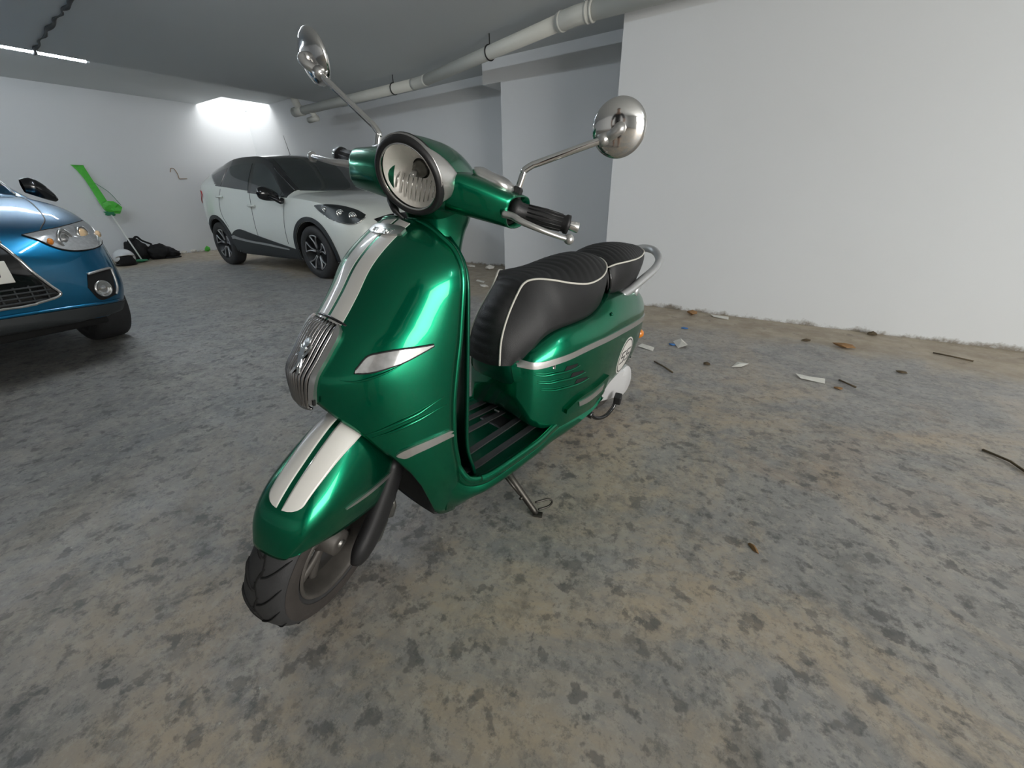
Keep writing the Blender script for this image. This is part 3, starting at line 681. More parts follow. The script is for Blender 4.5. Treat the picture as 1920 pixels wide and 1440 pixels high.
# number roundel 55
def roundel(sg):
    cast = V(0, -sg, 0); cx, cz, rx, rz = -1.258, .430, .088, .083
    def ell(k): return [[(cx+rx*k*r*math.cos(2*PI*i/48), sg*.5, cz+rz*k*r*math.sin(2*PI*i/48)) for r in (0.001, .25, .5, .75, 1)] for i in range(49)]
    o = sheet(RBV, ell(1), cast, .0012, 'number_roundel', M['white_decal'], sc)
    g_ = [[(cx+rx*k*math.cos(2*PI*i/48), sg*.5, cz+rz*k*math.sin(2*PI*i/48)) for k in (.86, .92)] for i in range(49)]
    sheet(RBV, g_, cast, .0020, 'roundel_ring', M['black_decal'], o)
    # digits drawn as strokes: a slanted, squared 5 twice
    for dx in (-1, 1):
        ox = cx+sg*(-1)*dx*.0155*(-1 if sg < 0 else 1)*(1)
        ox = cx-dx*.0310 if sg > 0 else cx+dx*.0310
        def Q(u, v): return (ox-(u+v*.15)*.0200 if sg > 0 else ox+(u+v*.15)*.0200, cz+v*.0250)
        S = [((1, 1), (-1, 1)), ((-1, 1), (-1, .05)), ((-1, .05), (1, .05)), ((1, .05), (1, -1)), ((1, -1), (-1, -1))]
        for (a, c) in S:
            p, q = Vector(Q(*a)), Vector(Q(*c)); d = (q-p).normalized(); w_ = .0026 if abs(d.x) > .5 else .0042; nn = Vector((-d.y, d.x))*w_; p -= d*.0030; q += d*.0030
            g_ = [[(p.lerp(q, i/6)+nn*(j*2-1)) for j in (0, 1)] for i in range(7)]
            sheet(RBV, [[(w.x, sg*.5, w.y) for w in r] for r in g_], cast, .0021, 'digit_stroke', M['black_decal'], o)
    return o
roundel(1); roundel(-1)

# ---- seat pedestal (front of the rear body between seat and floor)
PD = [(.275, -.715, .088, -.745, .130), (.33, -.690, .096, -.720, .138), (.40, -.650, .102, -.690, .142), (.47, -.597, .100, -.64, .135), (.53, -.585, .088, -.63, .120), (.56, -.60, .080, -.64, .11)]
rows = []
for (z, xf, yf, xs, ys) in cat(PD, 24):
    half = [(xf, 0), (xf, yf*.5), (xf-.004, yf*.85), (xf-.014, yf), (xs-.0, ys), (xs-.08, ys)]
    rows.append([V(x, -y, z) for x, y in half[::-1]]+[V(x, y, z) for x, y in half[1:]])
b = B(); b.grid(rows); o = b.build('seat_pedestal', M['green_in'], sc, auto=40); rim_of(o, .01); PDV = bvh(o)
for sg in (-1, 1):
    A_ = [(0, sg*.084, .545), (0, sg*.098, .47), (0, sg*.100, .38), (0, sg*.088, .295)]; B_ = [(0, sg*.104, .545), (0, sg*.120, .47), (0, sg*.124, .38), (0, sg*.116, .295)]
    sheet(PDV, between(A_, B_, 20, 4), V(-1, 0, 0), .004, 'pedestal_edge_strip', M['green'], sc)
b = B(); b.box((-.640, -.005, .318), (.006, .022, .006), bev=.002); b.build('compartment_catch', M['satin'], sc)

# ---- seats
def seat(name, stations, ribs, rib_len, mat_side, label, pipe_r=.0032, nose=True):
    S = cat(stations, 150)
    # arc length of the crown for the quilting
    L = [0]
    for p, q in zip(S, S[1:]): L.append(L[-1]+math.dist(p[:2], q[:2]))
    top, sideL, sideR = [], [], []
    for i, (cx, cz, px, py, pz, bx, by, bz) in enumerate(S):
        py = max(py, .0015)
        q = abs(math.sin(PI*L[i]/rib_len)) if ribs else 1
        d = .0038*(q**.6-1)
        # outward direction of the crown
        a, c = S[max(0, i-1)], S[min(len(S)-1, i+1)]; tx, tz = c[0]-a[0], c[1]-a[1]; l = math.hypot(tx, tz) or 1
        nx, nz = tz/l, -tx/l
        if nz < 0 and abs(nz) > .3: nx, nz = -nx, -nz
        if abs(nz) <= .3 and nx < 0: nx, nz = -nx, -nz
        r = []
        for j in range(-8, 9):
            t = j/8; w = (1-abs(t)**2.4)
            x = px+(cx-px)*w+nx*d*w**.4; z = pz+(cz-pz)*w+nz*d*w**.4
            r.append(V(x, t*py, z))
        top.append(r)
        for sg, out in ((1, sideL), (-1, sideR)):
            cr = []
            for k in range(11):
                f = k/10; bulge = math.sin(PI*f**.8)*.017*min(1, by/.06)
                y = py+(by-py)*(math.sin(f*PI/2)*.55+f*.45)+bulge*.55; x = px+(bx-px)*f; z = pz+(bz-pz)*f
                cr.append(V(x, sg*y, z))
            cr.append(V(bx-.006, sg*max(.0, by-.016), bz-.006))
            out.append(cr)
    b = B(); b.grid(top); t_ = b.build(name+'_top', M['leather_top'], sc)
    b = B(); b.grid(sideL); b.grid(sideR)
    k = len(b.v); low = [r[-1] for r in sideL]; lor = [r[-1] for r in sideR]; b.grid([low, lor])
    s_ = b.build(name+'_side', mat_side, sc)
    out = []
    for sg in (1, -1):
        pts = [V(px, sg*max(py, .001), pz+.001) for (cx, cz, px, py, pz, bx, by, bz) in S[::2]]
        out.append(pts)
    b = B()
    for p in out: b.tube(p, pipe_r, 8)
    p_ = b.build(name+'_piping', M['piping'], sc); p_['label'] = 'cream piping'
    return s_
seat('front_seat', [(-.550, .528, -.558, .072, .536, -.625, .088, .533), (-.549, .60, -.566, .067, .612, -.640, .105, .540), (-.572, .688, -.597, .060, .679, -.665, .122, .585), (-.630, .756, -.642, .055, .742, -.69, .132, .612),
    (-.685, .790, -.670, .060, .778, -.72, .140, .628), (-.745, .800, -.700, .080, .790, -.77, .147, .638), (-.81, .806, -.745, .112, .788, -.82, .152, .643), (-.88, .818, -.82, .140, .775, -.89, .153, .648),
    (-.96, .838, -.91, .152, .768, -.96, .146, .655), (-1.04, .848, -1.01, .142, .780, -1.03, .132, .670), (-1.10, .845, -1.085, .114, .804, -1.085, .112, .690), (-1.140, .836, -1.130, .066, .824, -1.115, .075, .703), (-1.152, .829, -1.152, .0, .829, -1.125, .0, .706)],
    True, .034, M['leather'], '')
seat('rear_seat', [(-1.118, .800, -1.122, .085, .790, -1.14, .10, .695), (-1.16, .846, -1.155, .110, .808, -1.18, .118, .702), (-1.25, .870, -1.235, .130, .819, -1.265, .122, .712), (-1.35, .876, -1.33, .122, .824, -1.35, .112, .722),
    (-1.44, .870, -1.42, .100, .832, -1.42, .092, .737), (-1.51, .861, -1.495, .066, .843, -1.475, .062, .760), (-1.545, .850, -1.545, .0, .850, -1.505, .0, .775)],
    True, .028, M['leather'], '')
b = B(); b.tube(cat([(-1.118, .106, .80), (-1.12, .118, .76), (-1.13, .116, .72), (-1.14, .10, .695)], 14), .006, 8); b.build('seat_gap_shadow_strip', M['gloss_black'], sc)
# grab rail
pr = cat([(-1.235, .118, .682), (-1.30, .124, .700), (-1.39, .132, .736), (-1.50, .130, .770), (-1.60, .105, .800), (-1.665, .055, .828), (-1.685, 0, .838), (-1.665, -.055, .828), (-1.60, -.105, .800), (-1.50, -.130, .770), (-1.39, -.132, .736), (-1.30, -.124, .700), (-1.235, -.118, .682)], 80)
b = B(); b.tube(pr, .0175, 16, flat=1.0); b.build('grab_rail', M['silverpaint'], sc)
for sg in (-1, 1):
    b = B(); b.tube([(-1.36, sg*.108, .66), (-1.375, sg*.122, .715)], [.022, .016], 12); b.build('rail_bracket', M['silverpaint'], sc)

# ---- wheels
def wheel(name, axle, r, w, mw, tread=True):
    ax = V(*axle); prof = []
    N_ = 72
    sect = [(-w*.36, r*.615), (-w*.47, r*.70), (-w*.515, r*.80), (-w*.48, r*.885), (-w*.40, r*.945), (-w*.25, r*.983), (0, r), (w*.25, r*.983), (w*.40, r*.945), (w*.48, r*.885), (w*.515, r*.80), (w*.47, r*.70), (w*.36, r*.615)]
    sect = cat(sect, 31)
    rows = [[ax+V(rr*math.cos(2*PI*k/N_), y, rr*math.sin(2*PI*k/N_)) for k in range(N_)] for y, rr in sect]
    b = B(); b.grid(rows, cu=True); tyre = b.build(name, M['rubber'], sc, mw)
    # tread grooves cut as dark channels following the tread surface
    def surf(y):
        for (a, ra), (c, rc) in zip(sect, sect[1:]):
            if a <= y <= c: return ra+(rc-ra)*(y-a)/(c-a)
        return r*.9
    gb_ = B(); NG = 18
    for k in range(NG):
        for sg in (-1, 1):
            a0 = 2*PI*k/NG+(PI/NG if sg > 0 else 0)
            L_ = [(sg*w*.05, -.11), (sg*w*.17, -.075), (sg*w*.31, .02), (sg*w*.44, .15)]
            pts = [ax+V((surf(y)+.0002)*math.cos(a0+d), y, (surf(y)+.0002)*math.sin(a0+d)) for y, d in cat(L_, 9)]
            gb_.tube(pts, [.0042]*8+[.0016], 6, flat=.45)
            if True:
                pts = [ax+V((surf(y)+.0002)*math.cos(a0+d), y, (surf(y)+.0002)*math.sin(a0+d)) for y, d in cat([(sg*w*.05, -.11), (sg*w*.02, .03), (-sg*w*.06, .16)], 7)]
                gb_.tube(pts, .0022, 6, flat=.45)
    gb_.build('tread_grooves', M['groove'], tyre)['kind'] = 'stuff'
    for sg in (-1, 1):   # dusty sidewalls with a raised ring
        rr_ = [[ax+V(q*math.cos(2*PI*k/N_), y, q*math.sin(2*PI*k/N_)) for k in range(N_)] for y, q in ((sg*(w*.475+.001), r*.705), (sg*(w*.52+.0008), r*.79), (sg*(w*.505+.0008), r*.84), (sg*(w*.482+.001), r*.882))]
        b = B(); b.grid(rr_, cu=True); b.build('sidewall', M['rubber_side'], tyre)
    # rim: barrel, lips, hub and five split spokes
    b = B()
    for sg in (-1, 1):
        b.grid([[ax+V(q*math.cos(2*PI*k/N_), y, q*math.sin(2*PI*k/N_)) for k in range(N_)] for y, q in ((sg*w*.44, r*.66), (sg*w*.475, r*.645), (sg*w*.46, r*.615), (sg*w*.40, r*.60), (sg*w*.30, r*.575), (0, r*.55))], cu=True)
    b.lathe([(.020, -w*.42), (.032, -w*.40), (.034, -.01), (.040, 0), (.034, .01), (.032, w*.40), (.020, w*.42)], ax, (0, 1, 0), 24)
    for k in range(5):
        a = 2*PI*k/5+.35
        for da in (-.13, .13):
            d0 = V(math.cos(a), 0, math.sin(a)); d1 = V(math.cos(a+da*1.7), 0, math.sin(a+da*1.7))
            pth = [ax+d0*.030, ax+d0.lerp(d1, .4)*(r*.33), ax+d1*(r*.585)]
            b.tube([V(*p) for p in cat([tuple(p) for p in pth], 8)], .0085, 8, flat=1.6)
    b.build('rim', M['rim'], tyre)
    return tyre
R_ = .205
AX_F = (.012, 0, .2020)
fw = wheel('front_wheel', AX_F, R_, .108, ST)
b = B(); ax = V(*AX_F)
for sg in (1,):
    rows = [[ax+V(q*math.cos(2*PI*k/64), y, q*math.sin(2*PI*k/64)) for k in range(64)] for y, q in ((-.048, .062), (-.048, .098), (-.052, .098), (-.052, .062))]
    b.grid(rows, cu=True, cv=True)
b.build('brake_disc', M['disc'], fw)
rw_z = .2075+.0815
wheel('rear_wheel', (-1.352, 0, rw_z), R_, .110, None)

# ---- front mudguard (steered)
FS = [((.178, .328), (.168, .044, .333), (.152, .058, .337)), ((.166, .375), (.148, .060, .366), (.128, .067, .336)), ((.146, .418), (.124, .070, .386), (.102, .075, .333)), ((.108, .457), (.088, .081, .396), (.066, .082, .325)),
      ((.065, .489), (.043, .089, .396), (.021, .0865, .316)), ((.019, .520), (-.002, .093, .390), (-.020, .090, .309)), ((-.025, .543), (-.048, .095, .382), (-.060, .0915, .303)), ((-.080, .556), (-.098, .095, .374), (-.103, .091, .297)), ((-.130, .553), (-.142, .093, .368), (-.138, .0895, .298)), ((-.165, .535), (-.170, .090, .362), (-.160, .088, .310))]
flat = cat([a+b_+c for a, b_, c in FS], 60)
rows = []
for (cx, cz, mx, my, mz, lx, ly, lz) in flat:
    half = []
    for k in range(13):
        a = k/12*PI/2; e = math.cos(a)**.92
        half.append((mx+(cx-mx)*e, my*math.sin(a)**.95, mz+(cz-mz)*e))
    for k in range(1, 7):
        f = k/6; half.append((mx+(lx-mx)*f, my+(ly-my)*f+.0015*math.sin(PI*f), mz+(lz-mz)*f))
    rows.append([V(x, -y, z) for x, y, z in half[::-1]]+[V(x, y, z) for x, y, z in half[1:]])
b = B(); b.grid(rows); mud = b.build('front_mudguard', M['green'], sc, ST); MB_ = bvh(mud); rim_of(mud, .0035)
# stripes with rounded lower ends, dropped on the mudguard
MUDS = cat([a for a, _, _ in FS], 1001)
def mud_s(f):   # ridge position along the guard: arc fraction -> (x, z)
    return MUDS[int(f*1000)]
for sg in (-1, 1):
    A_, B_ = [], []
    for f in [.245+.62*(i/60)**1.8 for i in range(61)]:
        cx, cz = mud_s(min(f, .99)); wo = .0405+.0125*min(1, (f-.245)/.4)
        e = (f-.245)/.055; wo_ = .0058+(wo-.0058)*(math.sqrt(max(0, 1-(1-e)**2)) if e < 1 else 1)
        nx, nz = cx+.02, cz-.25; l = math.hypot(nx, nz)
        A_.append((cx+nx/l*.1, sg*.0058, cz+nz/l*.1, nx/l, nz/l)); B_.append((cx+nx/l*.1, sg*max(wo_, .0065), cz+nz/l*.1))
    rws = []
    for a, c in zip(A_, B_):
        rws.append([Vector(a[:3]).lerp(Vector(c), j/9) for j in range(10)])
    grid_ = []
    top, n_ = [], []
    for r, a in zip(rws, A_):
        cast = V(-a[3], 0, -a[4]); q = []
        for p in r:
            h = MB_.ray_cast(p, cast); loc, nor = (h[0], h[1]) if h[0] is not None else MB_.find_nearest(p)[:2]
            if nor.dot(cast) > 0: nor = -nor
            q.append(loc+nor*.0009)
        top.append(q)
    b = B(); b.grid(top); o = b.build('white_stripe', M['white_decal'], sc, ST); rim_of(o, .0008)
for sg in (-1, 1):
    TR = [(.052, .393), (.02, .389), (-.02, .383), (-.063, .378), (-.105, .374), (-.145, .372), (-.165, .370)]
    A_ = [(x, sg*.3, z+.0055*min(1, .25+i*.5)) for i, (x, z) in enumerate(TR)]; B_ = [(x, sg*.3, z-.0055*min(1, .25+i*.5)) for i, (x, z) in enumerate(TR)]
    sheet(MB_, between(A_, B_, 50, 5), V(0, -sg, 0), .004, 'mudguard_trim', M['satin'], sc, ST)
# fork: left and right leg covers, caliper, hose
for sg in (-1, 1):
    b = B()
    rows = []
    for (x, z, hx, hy) in cat([(-.150, .400, .032, .018), (-.110, .315, .036, .022), (-.064, .232, .041, .024), (-.026, .180, .042, .022), (-.006, .148, .030, .016)], 16):
        rows.append([V(x+hx*math.cos(a)*abs(math.cos(a))**-.3 if abs(math.cos(a)) > .01 else x, sg*.090+hy*math.sin(a), z+.35*hx*math.cos(a)) for a in [2*PI*k/20 for k in range(20)]])
    b.grid(rows, cu=True); b.f.append(tuple(range(20))); b.f.append(tuple(range(20*15, 20*16)))
    b.build('fork_cover', M['black'], sc, ST)
b = B(); b.lathe([(0, -.060), (.011, -.060), (.011, .050), (0, .051)], AX_F, (0, 1, 0), 18); b.build('front_axle', M['steel'], sc, ST)
b = B(); b.tube([(-.146, .084, .235), (-.152, .084, .205), (-.150, .084, .168)], [.010, .013, .009], 12); b.box((-.138, .084, .205), (.020, .020, .05), None, .004); b.box((-.100, .074, .150), (.045, .030, .070), Euler((0, -.5, 0)).to_matrix(), .006); b.lathe([(.016, 0), (.018, .01), (.018, .05), (.012, .055)], (-.155, .070, .285), (.5, .0, -.86), 16); b.lathe([(.010, 0), (.012, .02), (.012, .045)], (-.118, .080, .178), (-.6, 0, .5), 14)
b.build('brake_caliper', M['steel'], sc, ST)
b = B(); b.tube(cat([(-.150, .084, .240), (-.168, .080, .275), (-.180, .070, .32), (-.182, .05, .42)], 16), .005, 8); b.tube([(-.146, .084, .225), (-.152, .084, .250)], .009, 10); b.build('brake_hose', M['black'], sc, ST)

# ---- headset (steered)
# nacelle rings: (x, z, ry, rz, tilt)
NR_ = [(-.226, 1.0445, .0735, .0760, .34), (-.262, 1.044, .083, .080, .30), (-.310, 1.040, .084, .082, .20), (-.365, 1.038, .078, .078, .08), (-.42, 1.030, .070, .070, -.06), (-.470, 1.020, .055, .057, -.2), (-.510, 1.010, .032, .036, -.3), (-.522, 1.005, .004, .006, -.3)]
rows = []
for (x, z, ry, rz, ti) in cat(NR_, 34):
    rows.append([V(x+rz*math.sin(a)*math.sin(ti), ry*math.cos(a)*(1-.10*max(0, -math.sin(a))), z+rz*math.sin(a)*math.cos(ti)) for a in [2*PI*k/56 for k in range(56)]])
b = B(); b.grid(rows, cu=True); nac = b.build('headset_cover', M['green'], sc, ST); NB = bvh(nac)
# side arms of the headset
AR = [(.058, -.325, 1.032, .060, .041), (.09, -.322, 1.034, .060, .042), (.13, -.335, 1.031, .056, .040), (.17, -.352, 1.026, .052, .037), (.200, -.366, 1.022, .048, .035)]
def arm_ring(y, x, z, hx, hz, n=36, k=3.2):
    out = []
    for i in range(n):
        a = 2*PI*i/n; c, s = math.cos(a), math.sin(a)
        out.append(V(x+hx*math.copysign(abs(c)**(2/k), c)+(.012*s if c > 0 else 0), y-(.010*c), z+hz*math.copysign(abs(s)**(2/k), s)+.35*hz*(-c)*.35))
    return out
for sg in (1, -1):
    ks = 1.0 if sg > 0 else 1.13
    rows = [[V(p.x+(.0 if sg > 0 else .026*(q[0]/.2)), sg*p.y, p.z) for p in arm_ring(q[0], q[1], q[2], q[3]*ks, q[4]*ks*(1.1 if sg < 0 else 1), k=3.2 if sg > 0 else 2.3)] for q in cat(AR, 24)]
    tip = rows[-1]; cen = sum(tip, V(0, 0, 0))/len(tip)
    rows.append([cen+(p-cen)*.93+V(0, sg*.001, 0) for p in tip]); rows.append([cen+(p-cen)*.88-V(0, sg*.018, 0) for p in tip])
    b = B(); b.grid(rows, cu=True); b.build('headset_arm', M['green'], sc, ST)
    b = B(); last = rows[-1]; b.add(last, [tuple(range(len(last)))]); o = b.build('arm_opening', M['shadow_black'], sc, ST); rim_of(o, .002)
# silver visor: chevron wrapping the top and sides of the headlamp
rws = []
for i in range(61):
    a = math.radians(-38+256*i/60)                     # around the lamp, through the top
    r1 = V(-.228+.0785*math.sin(a)*math.sin(.34), .0765*math.cos(a), 1.0445+.0785*math.sin(a)*math.cos(.34))
    side_ = abs(math.cos(a)); s_ = math.sin(a)
    ln = .010+.062*max(0, 1-abs(math.degrees(math.acos(min(1, max(-1, side_))))-14)/40)**.85 if s_ > -.1 else .010+.062*max(0, 1-(abs(math.degrees(math.asin(s_)))+14)/40)**.85
    rws.append([(a, ln*j/8) for j in range(9)])
def nac_pt(a, dist, off):
    x = -.226-dist; tab = cat(NR_, 34)
    best = None
    for (p, q) in zip(tab, tab[1:]):
        if q[0] <= x <= p[0]:
            t = (p[0]-x)/(p[0]-q[0]) if p[0] != q[0] else 0; r = [u+(v-u)*t for u, v in zip(p, q)]; best = r; break
    if best is None: best = tab[0]
    x, z, ry, rz, ti = best; ry += off; rz += off
    return V(x+rz*math.sin(a)*math.sin(ti), ry*math.cos(a)*(1-.10*max(0, -math.sin(a))), z+rz*math.sin(a)*math.cos(ti))
b = B(); b.grid([[nac_pt(a, d-.004, .0035) for a, d in r] for r in rws]); o = b.build('headlamp_visor', M['satin'], sc, ST); rim_of(o, .003)
# black bezel ring, reflector, bulb, lens
def hl_ring(r, dx, n=64, k=1.0):
    ti = .40; nrm = V(math.cos(ti), 0, -math.sin(ti)); c = V(-.2285, 0, 1.0445)+nrm*dx
    # slightly egg-shaped: fuller at the bottom
    return [c+V(math.sin(ti)*math.sin(a), 0, math.cos(ti)*math.sin(a))*r*k+V(0, math.cos(a)*r*(1-.04*math.sin(a)), 0) for a in [2*PI*i/n for i in range(n)]]
b = B(); b.grid([hl_ring(.0640, .000), hl_ring(.0655, .006), hl_ring(.0700, .009), hl_ring(.0755, .007), hl_ring(.0785, -.002), hl_ring(.079, -.012), hl_ring(.070, -.014)], cu=True); b.build('headlamp_bezel', M['black'], sc, ST)
b = B(); b.grid([hl_ring(.0615, .004), hl_ring(.0640, .0075), hl_ring(.0660, .004)], cu=True); b.build('headlamp_ring', M['chrome'], sc, ST)
b = B(); rr = []
for i in range(14):
    f = i/13; rad = .0640*(1-f)+.016*f if f < 1 else .016
    rr.append(hl_ring(.0635*math.cos(f*1.25), -.004-.048*math.sin(f*1.25)**1.4))
b.grid(rr, cu=True); 
# fluted facets
for r_i, row in enumerate(rr): pass
refl = b.build('headlamp_reflector', M['reflector'], sc, ST)
ti = .40; NRM = V(math.cos(ti), 0, -math.sin(ti)); HC = V(-.2285, 0, 1.0445); UPV = V(math.sin(ti), 0, math.cos(ti))
b = B(); b.lathe([(.016, -.052), (.016, -.040), (.012, -.036), (.010, -.028), (0, -.026)], HC, NRM, 18); b.build('bulb_holder', M['steel'], refl)
b = B(); b.lathe([(.006, -.03), (.006, -.014), (.004, -.010), (0, -.009)], HC, NRM, 12); b.build('bulb', M['lens'], refl)
b = B()
for k in range(9):   # vertical flutes moulded into the reflector
    y = -.044+.011*k; h_ = math.sqrt(max(.0001, .058**2-y*y))
    b.tube([HC+V(0, y, 0)+UPV*(-h_*.95)+NRM*(-.012), HC+V(0, y, 0)+UPV*(-h_*.5)+NRM*(-.024), HC+V(0, y, 0)+UPV*(-.012)+NRM*(-.034)], .0016, 6)
b.build('reflector_flutes', M['chrome'], refl)['kind'] = 'stuff'
b = B()
rr = [[HC+NRM*(.004+.010*(1-(q/.0625)**2))+V(0, math.cos(a)*q*(1-.04*math.sin(a)), 0)+UPV*(math.sin(a)*q) for a in [2*PI*i/64 for i in range(64)]] for q in (.0001, .02, .038, .052, .0595, .0625)]
b.grid(rr, cu=True); o = b.build('headlamp_glass', M['lamp_glass'], sc, ST)
# steering neck
b = B(); rows = []
for (x, z, rx, ry) in cat([(-.400, 1.00, .070, .062), (-.388, .985, .090, .070), (-.390, .955, .086, .062), (-.386, .925, .074, .056), (-.378, .88, .068, .056), (-.365, .82, .072, .062)], 20):
    rows.append([V(x+rx*math.cos(a), ry*math.sin(a), z) for a in [2*PI*k/32 for k in range(32)]])
b.grid(rows, cu=True); b.build('steering_neck', M['green'], sc)
# brake reservoir cover (silver) on the left arm, same on the right
for sg in (1, -1):
    b = B(); rows = []
    for (f, s_) in ((0, .80), (.15, .93), (.5, 1.0), (.8, .93), (1.0, .70), (1.02, .05)):
        c = V(-.352, sg*.135, 1.062+.024*f); 
        rows.append([c+V((.030*math.copysign(abs(math.cos(a))**.6, math.cos(a))-.10*abs(0))*s_, sg*.045*math.copysign(abs(math.sin(a))**.6, math.sin(a))*s_, 0)+V(-.010*math.sin(a)*1.0*s_, 0, -.010*math.sin(a)*s_) for a in [2*PI*k/36 for k in range(36)]])
    b.grid(rows, cu=True); b.build('reservoir_cover', M['satin'], sc, ST)
# grips, bar ends, levers
for sg in (1, -1):
    d = V(-.335, sg*1.0, -.03 if sg > 0 else 0.03).normalized(); p0 = V(-.362, sg*.180, 1.026)
    b = B(); prof = [(.010, 0), (.025, .0), (.025, .018), (.0195, .026), (.0180, .05), (.0198, .075), (.0198, .100), (.0180, .128), (.0212, .132), (.0212, .140), (.012, .141)]
    b.lathe(prof, p0, d, 24)
    for k in range(12):
        a = 2*PI*k/12; e1 = d.orthogonal().normalized(); e2 = d.cross(e1); q = (e1*math.cos(a)+e2*math.sin(a))
        b.tube([p0+d*.040+q*.0182, p0+d*.085+q*.0198, p0+d*.122+q*.0182], .0016, 5)
    b.build('handlebar_grip', M['black'], sc, ST)
    b = B(); b.lathe([(.011, .139), (.0105, .144), (.0125, .162), (.0115, .1635), (0, .1636)], p0, d, 20); b.build('bar_end', M['chrome'], sc, ST)
    q0 = V(-.312, sg*.185, 1.018)
    lv = [q0, q0+V(.000, sg*.022, .000), q0+V(.006, sg*.045, -.004), q0+V(-.004, sg*.085, -.010), q0+V(-.026, sg*.125, -.016), q0+V(-.040, sg*.147, -.018)] if sg > 0 else [q0+V(0, 0, .008), q0+V(.002, sg*.03, .009), q0+V(.008, sg*.06, .006), q0+V(.002, sg*.10, .004), q0+V(-.012, sg*.135, .002), q0+V(-.022, sg*.150, .0)]
    P_ = cat([tuple(p) for p in lv], 30); b = B(); b.tube(P_, [.0115-.0050*i/29 for i in range(30)], 12, flat=.75)
    e = Vector(P_[-1]); b.lathe([(0, -.0115)]+[(.0115*math.sin(a), -.0115*math.cos(a)) for a in [PI*k/10 for k in range(1, 10)]]+[(0, .0115)], e, (1, 0, 0), 16, caps=False)
    b.build('brake_lever', M['satin'], sc, ST)
# mirrors
def mirror(sg, base, elbow, joint, cen, n, R):
    b = B(); b.lathe([(0, -.018), (.012, -.018), (.012, .010), (.009, .014), (0, .014)] if sg > 0 else [(.020, -.020), (.017, .0), (.013, .012), (0, .012)], base, (V(*elbow)-V(*base)), 6 if sg > 0 else 20)
    b.build('mirror_nut', M['black'] if sg > 0 else M['satin'], sc, ST, smooth=sg < 0)
    pth = [base]+[tuple(V(*base).lerp(V(*elbow), .7)), tuple(V(*elbow)-(V(*elbow)-V(*base)).normalized()*.006), tuple(V(*elbow).lerp(V(*joint), .09)), tuple(V(*elbow).lerp(V(*joint), .16)), tuple(V(*elbow).lerp(V(*joint), .5)), joint]
    b = B(); b.tube(cat(pth, 60), .0074, 12); st = b.build('mirror_stem', M['chrome'], sc, ST)
    n = V(*n).normalized(); c = V(*cen)
    b = B(); j = V(*joint); h = c+n*.030
    b.tube(cat([tuple(j), tuple(j.lerp(h, .6)+n*.006), tuple(h), tuple(c+n*.012)], 16), [.0105]*8+[.012]*8, 12)
    b.lathe([(.0, .0), (.0125, .0), (.0125, .018), (.0085, .018)], j, (V(*elbow)-j), 12)
    b.lathe([(.013, .012), (.012, .024), (.008, .030), (0, .031)], c, n, 16)
    b.build('mirror_joint', M['satin'], st)
    # chrome dome behind, flat glass in front
    b = B(); b.lathe([(R*.97, -.004), (R, -.001), (R, .003), (R*.97, .0065), (R*.85, .0115), (R*.6, .0165), (R*.3, .0190), (0, .0195)], c, n, 64); b.build('mirror_housing', M['mirror_back'], st)
    b = B(); b.lathe([(R*.955, -.0045), (R*.5, -.0052), (0, -.0055)], c, n, 64); b.build('mirror_glass', M['mirror_face'], st)
mirror(1, (-.380, .183, 1.058), (-.388, .188, 1.112), (-.430, .338, 1.204), (-.455, .353, 1.228), (.974, .206, -.09), .0565)
mirror(-1, (-.378, -.185, 1.062), (-.385, -.187, 1.108), (-.380, -.362, 1.196), (-.401, -.385, 1.222), (.90, -.31, -.32), .0565)
# cable bundle hanging from the right arm
b = B(); b.tube(cat([(-.30, -.105, 1.005), (-.28, -.075, .985), (-.27, -.05, .965), (-.29, -.03, .945)], 18), [.006]*6+[.008]*6+[.005]*6, 8); b.build('brake_hose', M['black'], sc, ST)
b = B(); b.tube([(-.300, -.052, .975), (-.315, -.055, .90)], .007, 10); b.build('cable_guide', M['silverpaint'], sc)

# ---- engine, kick-start, stand
b = B()
prof = [(0, 0), (.060, 0), (.078, -.010), (.084, -.030), (.084, -.07)]
b.lathe(prof[::-1], (-1.365, .150, .262), (0, 1, 0), 36)
rows = []
for (x, z, rz) in cat([(-1.365, .262, .080), (-1.30, .268, .074), (-1.22, .278, .068), (-1.14, .290, .062), (-1.08, .300, .045)], 16):
    rows.append([V(x, .062, z+rz), V(x, .132, z+rz*.97), V(x, .146, z+rz*.8), V(x, .150, z+rz*.5), V(x, .151, z), V(x, .150, z-rz*.5), V(x, .146, z-rz*.8), V(x, .132, z-rz*.97), V(x, .062, z-rz)])
b.grid(rows); b.build('transmission_cover', M['engine'], sc, auto=35)
b = B(); b.tube(cat([(-1.06, .150, .205), (-1.10, .165, .178), (-1.16, .175, .172), (-1.205, .180, .195), (-1.222, .182, .222)], 20), .0085, 10); b.lathe([(0, 0), (.016, 0), (.016, .02), (0, .022)], (-1.06, .140, .205), (0, 1, 0), 16)
b.build('kick_start_arm', M['gloss_black'], sc)
b = B(); b.box((-1.225, .188, .238), (.040, .032, .042), Euler((0, .25, .3)).to_matrix(), .007); b.build('kick_start_pad', M['black'], sc, auto=40)
b = B(); b.tube([(-1.02, .105, .26), (-1.36, .118, .268)], .018, 12); b.build('swing_arm', M['black'], sc)
b = B(); b.box((-.85, 0, .23), (.50, .14, .10), bev=.02); b.build('engine_block', M['black'], sc, auto=40)
